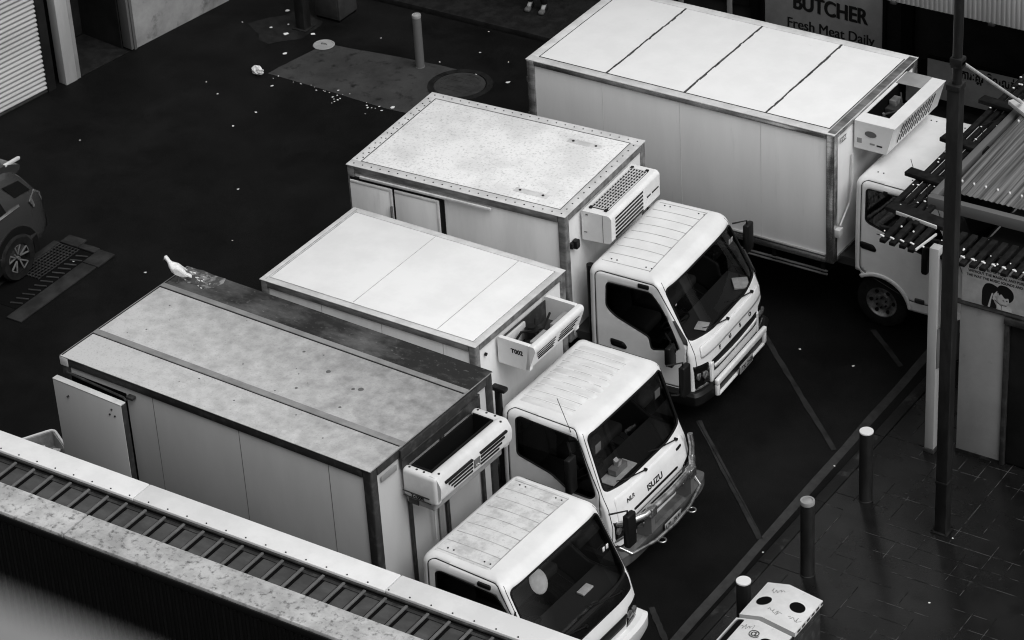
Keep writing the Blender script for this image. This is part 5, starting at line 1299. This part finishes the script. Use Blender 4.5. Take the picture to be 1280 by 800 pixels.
# building the photograph is taken from: its blurred ledge shows at the bottom left
ab = thing('apartment_building', 'tall building with smooth pale projecting ledge, blurred in the near bottom left corner', 'building', (0, 0, 0))
sub('wall', lambda b: bx(b, -12, 12, -12, -3, 0, 21.08), 'render', ab)
sub('ledge', lambda b: bx(b, -.85, -.25, -3.3, .49, 21.1, 21.2, .02), 'ledge', ab)

# ---------------------------------------------------------------- parked dark car
car = thing('parked_car', 'dark hatchback parked at the left edge beside the storm drain', 'car', (-27.25, 26.5, 0), R(90))
# local: +x is the rear (0 = rear bumper), body runs to -4.3; y in -.9 .. .9
def carbody():
    st = [ # x, half width, sill z, belt z, roof half width, roof z
     (.0, .70, .42, .78, .66, .84), (-.06, .80, .36, .92, .72, .98), (-.2, .87, .3, 1.04, .70, 1.26), (-.42, .9, .26, 1.06, .66, 1.5), (-.7, .9, .25, 1.03, .64, 1.59),
     (-1.2, .9, .24, 1.0, .63, 1.6), (-1.9, .9, .24, .98, .63, 1.6), (-2.5, .9, .24, .97, .62, 1.54), (-2.95, .9, .24, .96, .62, 1.28), (-3.2, .9, .24, .95, .66, 1.02), (-3.6, .88, .26, .9, .66, .96), (-4.0, .84, .3, .78, .6, .84), (-4.25, .72, .36, .62, .5, .68), (-4.33, .6, .42, .52, .42, .56)]
    bm = NB(); rings = []
    for x, w, zs, zb_, rw, zr in st:
        pr_ = [(-w * .82, zs), (-w, zs + .12), (-w * 1.0, (zs + zb_) / 2 + .02), (-w * .97, zb_), (-(rw + .03), zr - .12 * min(1, (zr - zb_) * 3) ), (-rw * .92, zr - .02), (-rw * .5, zr), (0, zr + .01)]
        ring = [bm.verts.new((x, y, z)) for y, z in pr_] + [bm.verts.new((x, -y, z)) for y, z in pr_[-2::-1]]
        rings.append(ring)
    n = len(rings[0])
    for A, B in zip(rings, rings[1:]):
        for k in range(n): bm.faces.new((A[k], A[(k + 1) % n], B[(k + 1) % n], B[k]))
    bm.faces.new(rings[0]); bm.faces.new(rings[-1])
    bmesh.ops.recalc_face_normals(bm, faces=bm.faces[:])
    bmesh.ops.subdivide_edges(bm, edges=bm.edges[:], cuts=1, use_grid_fill=True, smooth=.6)
    return bm
cbody = link('body', carbody(), 'carpaint', car, 60)
def carpoly(name, pts, m, off=.012, th=.02, par=cbody):
    for sg in (-1, 1):
        bm = NB(); A = [bm.verts.new((x, sg * (y + off), z)) for x, y, z in pts]; B = [bm.verts.new((x, sg * (y + off - th), z)) for x, y, z in pts]
        bm.faces.new(A); bm.faces.new(B[::-1])
        for i in range(len(pts)): j = (i + 1) % len(pts); bm.faces.new((A[i], A[j], B[j], B[i]))
        bmesh.ops.recalc_face_normals(bm, faces=bm.faces[:]); link(name, bm, m, par)
carpoly('side_window', [(-.86, .84, 1.1), (-.92, .71, 1.42), (-1.55, .70, 1.47), (-1.55, .87, 1.07)], 'blackgl', .02)
carpoly('quarter_window', [(-.3, .80, 1.18), (-.42, .73, 1.36), (-.74, .72, 1.4), (-.62, .80, 1.2)], 'blackgl', .03)
carpoly('side_window', [(-1.62, .87, 1.07), (-1.62, .70, 1.47), (-2.35, .70, 1.44), (-2.85, .86, 1.06)], 'blackgl', .02)
carpoly('window_strip', [(-.6, .86, 1.07), (-.6, .845, 1.1), (-2.85, .88, 1.05), (-2.85, .9, 1.03)], 'chrome', .02)
carpoly('tail_lamp', [(-.03, .76, .86), (-.04, .74, 1.0), (-.2, .80, 1.13), (-.42, .9, 1.06), (-.36, .9, .94)], 'lens', .012)
carpoly('wheel_arch', [(-.83 + .46 * math.cos(R(a)), .9, .36 + .46 * math.sin(R(a))) for a in range(-15, 196, 10)] + [(-.83 + .36 * math.cos(R(a)), .9, .36 + .36 * math.sin(R(a))) for a in range(195, -16, -10)], 'black', .02, .05)
carpoly('wheel_arch', [(-3.5 + .46 * math.cos(R(a)), .9, .36 + .46 * math.sin(R(a))) for a in range(-15, 196, 10)] + [(-3.5 + .36 * math.cos(R(a)), .9, .36 + .36 * math.sin(R(a))) for a in range(195, -16, -10)], 'black', .02, .05)
carpoly('door_handle', [(-1.42, .9, .9), (-1.42, .9, .93), (-1.65, .9, .925), (-1.65, .9, .895)], 'chrome', .03, .03)
sub('rear_window', lambda b: prism(b, [(-.15, 1.1), (-.44, 1.47), (-.45, 1.46), (-.18, 1.08)], 'y', -.58, .58), 'blackgl', cbody)
sub('rear_spoiler', lambda b: prism(b, round_poly([(-.2, 1.44), (-.22, 1.5), (-.5, 1.62), (-.85, 1.62), (-.7, 1.5), (-.38, 1.36)], .03), 'y', -.62, .62), 'carpaint', cbody)
sub('spoiler_lip', lambda b: obb(b, (-.5, -.6, 1.6), (-.14, -.56, 1.55), .05, .05, .015), 'palealu', cbody)
sub('sunroof', lambda b: bx(b, -1.5, -.85, -.45, .45, 1.595, 1.618, .008), 'midgrey', cbody)
sub('roof_rail', lambda b: [tube(b, [(-.6, s_ * .6, 1.57), (-.75, s_ * .6, 1.64), (-2.2, s_ * .6, 1.66), (-2.35, s_ * .6, 1.59)], .018, 8) for s_ in (-1, 1)], 'grey', cbody)
sub('bumper', lambda b: bx(b, -.16, .03, -.78, .78, .38, .66, .06, seg=3), 'black', cbody)
sub('rear_plate', lambda b: bx(b, .005, .032, -.26, .26, .7, .82, .005), 'midgrey', cbody)
for x in (-.83, -3.5):
    for s_ in (-1, 1):
        w_ = thing('wheel', None, None); w_.parent = car
        c_ = (x, s_ * .835, .35)
        sub('tyre', lambda b: lathe(b, [(-.11, .22), (-.11, .32), (-.07, .35), (.07, .35), (.11, .32), (.11, .22)], c_, 'y', 40), 'rubber', w_)
        sub('rim', lambda b: lathe(b, [(s_ * .06, .23), (s_ * .105, .235), (s_ * .1, .215), (s_ * .04, .2), (s_ * .02, .05), (s_ * .06, .04), (s_ * .06, 0)], c_, 'y', 36), 'black', w_)
        def spk(b):
            for k in range(5):
                a = 2 * math.pi * k / 5 + .3
                for d in (-.28, .28):
                    p = (c_[0] + .05 * math.cos(a), c_[1] + s_ * .075, c_[2] + .05 * math.sin(a)); q = (c_[0] + .21 * math.cos(a + d), c_[1] + s_ * .095, c_[2] + .21 * math.sin(a + d)); obb(b, p, q, .022, .022, .004)
                q1 = (c_[0] + .215 * math.cos(a - .3), c_[1] + s_ * .098, c_[2] + .215 * math.sin(a - .3)); q2 = (c_[0] + .215 * math.cos(a + .3), c_[1] + s_ * .098, c_[2] + .215 * math.sin(a + .3)); obb(b, q1, q2, .016, .016, .004)
        sub('spoke', spk, 'grey', w_); sub('hub_cap', lambda b: cyl(b, (c_[0], c_[1] + s_ * .06, c_[2]), (c_[0], c_[1] + s_ * .1, c_[2]), .03, 12), 'lens', w_)

# ---------------------------------------------------------------- white bird on the first truck's roof
A_ = R(-2.319); bl = (.14, 1.95); ca, sa = math.cos(A_), math.sin(A_)
bd = thing('white_bird', 'white pigeon standing on the rear corner of the sooty truck roof', 'bird', (-20.96 + ca * bl[0] - sa * bl[1], 20.86 + sa * bl[0] + ca * bl[1], 3.163), R(215)); bd.scale = (.84, 1.2, 1.34)
def birdb(b):
    sp_ = [((-.12, 0, .085), .012, .02), ((-.09, 0, .1), .03, .03), ((-.04, 0, .118), .052, .05), ((.01, 0, .13), .062, .06), ((.055, 0, .148), .056, .056), ((.085, 0, .175), .04, .04), ((.103, 0, .205), .028, .027), ((.118, 0, .228), .026, .026), ((.135, 0, .241), .027, .027), ((.152, 0, .238), .02, .02), ((.163, 0, .23), .01, .01)]
    rings = []
    for i, (c, ry, rz_) in enumerate(sp_):
        a = Vector(sp_[max(i - 1, 0)][0]); z_ = Vector(sp_[min(i + 1, len(sp_) - 1)][0]); d = (z_ - a).normalized(); u = Vector((0, 1, 0)); w = d.cross(u).normalized()
        rings.append([b.verts.new(Vector(c) + u * ry * math.cos(2 * math.pi * k / 18) + w * rz_ * math.sin(2 * math.pi * k / 18)) for k in range(18)])
    for P1, P2 in zip(rings, rings[1:]):
        for k in range(18): b.faces.new((P1[k], P1[(k + 1) % 18], P2[(k + 1) % 18], P2[k]))
    b.faces.new(rings[0]); b.faces.new(rings[-1]); bmesh.ops.recalc_face_normals(b, faces=b.faces[:])
    prism(b, [(-.1, .1), (-.19, .075), (-.195, .065), (-.11, .08)], 'y', -.022, .022)
sub('body', birdb, 'feather', bd, 60)
for s_ in (-1, 1):
    def wg(b):
        pts = [(.055, .15), (.03, .166), (-.02, .16), (-.08, .128), (-.135, .098), (-.1, .094), (-.03, .092), (.03, .108)]
        prism(b, [(x, z) for x, z in pts], 'y', s_ * .05, s_ * .064)
    sub('wing', wg, 'wing', bd, 50)
    sub('leg', lambda b: (tube(b, [(.0, s_ * .022, .085), (-.005, s_ * .024, .04), (.005, s_ * .024, .004)], [.011, .007, .006], 8), [tube(b, [(.005, s_ * .024, .004), (.035 * math.cos(a), s_ * .024 + .03 * math.sin(a), .003)], .003, 6) for a in (-.6, 0, .6, 3.1)]), 'grey', bd)
    sub('eye', lambda b: bmesh.ops.create_icosphere(b, subdivisions=2, radius=.004, matrix=Matrix.Translation((.143, s_ * .0235, .243))), 'black', bd)
sub('beak', lambda b: tube(b, [(.158, 0, .232), (.172, 0, .222), (.184, 0, .212)], [.009, .006, .002], 8), 'grey', bd)

for ch in bd.children:   # the bird holds itself upright: lean all but the legs
    if not ch.name.startswith('leg'):
        for v in ch.data.vertices: v.co.z += .14 * v.co.x
bd.scale = (.84, 1.3, 1.3)
# ---------------------------------------------------------------- light, sky, camera
w = bpy.data.worlds.new('World'); sc.world = w; w.use_nodes = True; nt = w.node_tree
sky = nt.nodes.new('ShaderNodeTexSky'); sky.sky_type = 'NISHITA'; sky.sun_disc = False; sky.sun_elevation = R(56); sky.sun_rotation = R(104); sky.dust_density = 4; sky.air_density = 1.5
bw = nt.nodes.new('ShaderNodeRGBToBW'); bg = nt.nodes['Background']; bg.inputs[1].default_value = .12
nt.links.new(sky.outputs[0], bw.inputs[0]); nt.links.new(bw.outputs[0], bg.inputs[0])
sl = bpy.data.lights.new('overcast_sun', 'SUN'); sl.energy = 1.7; sl.angle = R(50); sl.color = (1, 1, 1)
so = bpy.data.objects.new('overcast_sun', sl); C.objects.link(so); so.location = (0, 20, 40)
az, el = R(-14), R(56)   # direction towards the sun: from +x, a little +y
dv = Vector((math.cos(el) * math.cos(az), math.cos(el) * math.sin(az), math.sin(el))); so.rotation_euler = dv.to_track_quat('Z', 'Y').to_euler()
cd = bpy.data.cameras.new('camera'); cam = bpy.data.objects.new('camera', cd); C.objects.link(cam); sc.camera = cam
f_, yaw, pitch, roll, Hc = CAMP
cd.lens = f_ / 1280 * 36; cd.sensor_width = 36; cd.clip_start = .05; cd.clip_end = 2000
fw = Vector((math.cos(pitch) * math.sin(yaw), math.cos(pitch) * math.cos(yaw), -math.sin(pitch))); rt = Vector((math.cos(yaw), -math.sin(yaw), 0)); up = rt.cross(fw)
r2_ = math.cos(roll) * rt + math.sin(roll) * up; u2_ = -math.sin(roll) * rt + math.cos(roll) * up
cam.matrix_world = Matrix(((r2_.x, u2_.x, -fw.x, 0), (r2_.y, u2_.y, -fw.y, 0), (r2_.z, u2_.z, -fw.z, Hc), (0, 0, 0, 1)))
cd.dof.use_dof = True; cd.dof.focus_distance = 33.; cd.dof.aperture_fstop = 6.3
vs = sc.view_settings; vs.view_transform = 'Standard'; vs.look = 'None'; vs.exposure = 0.; vs.gamma = 1
sc.cycles.filter_width = 1.1
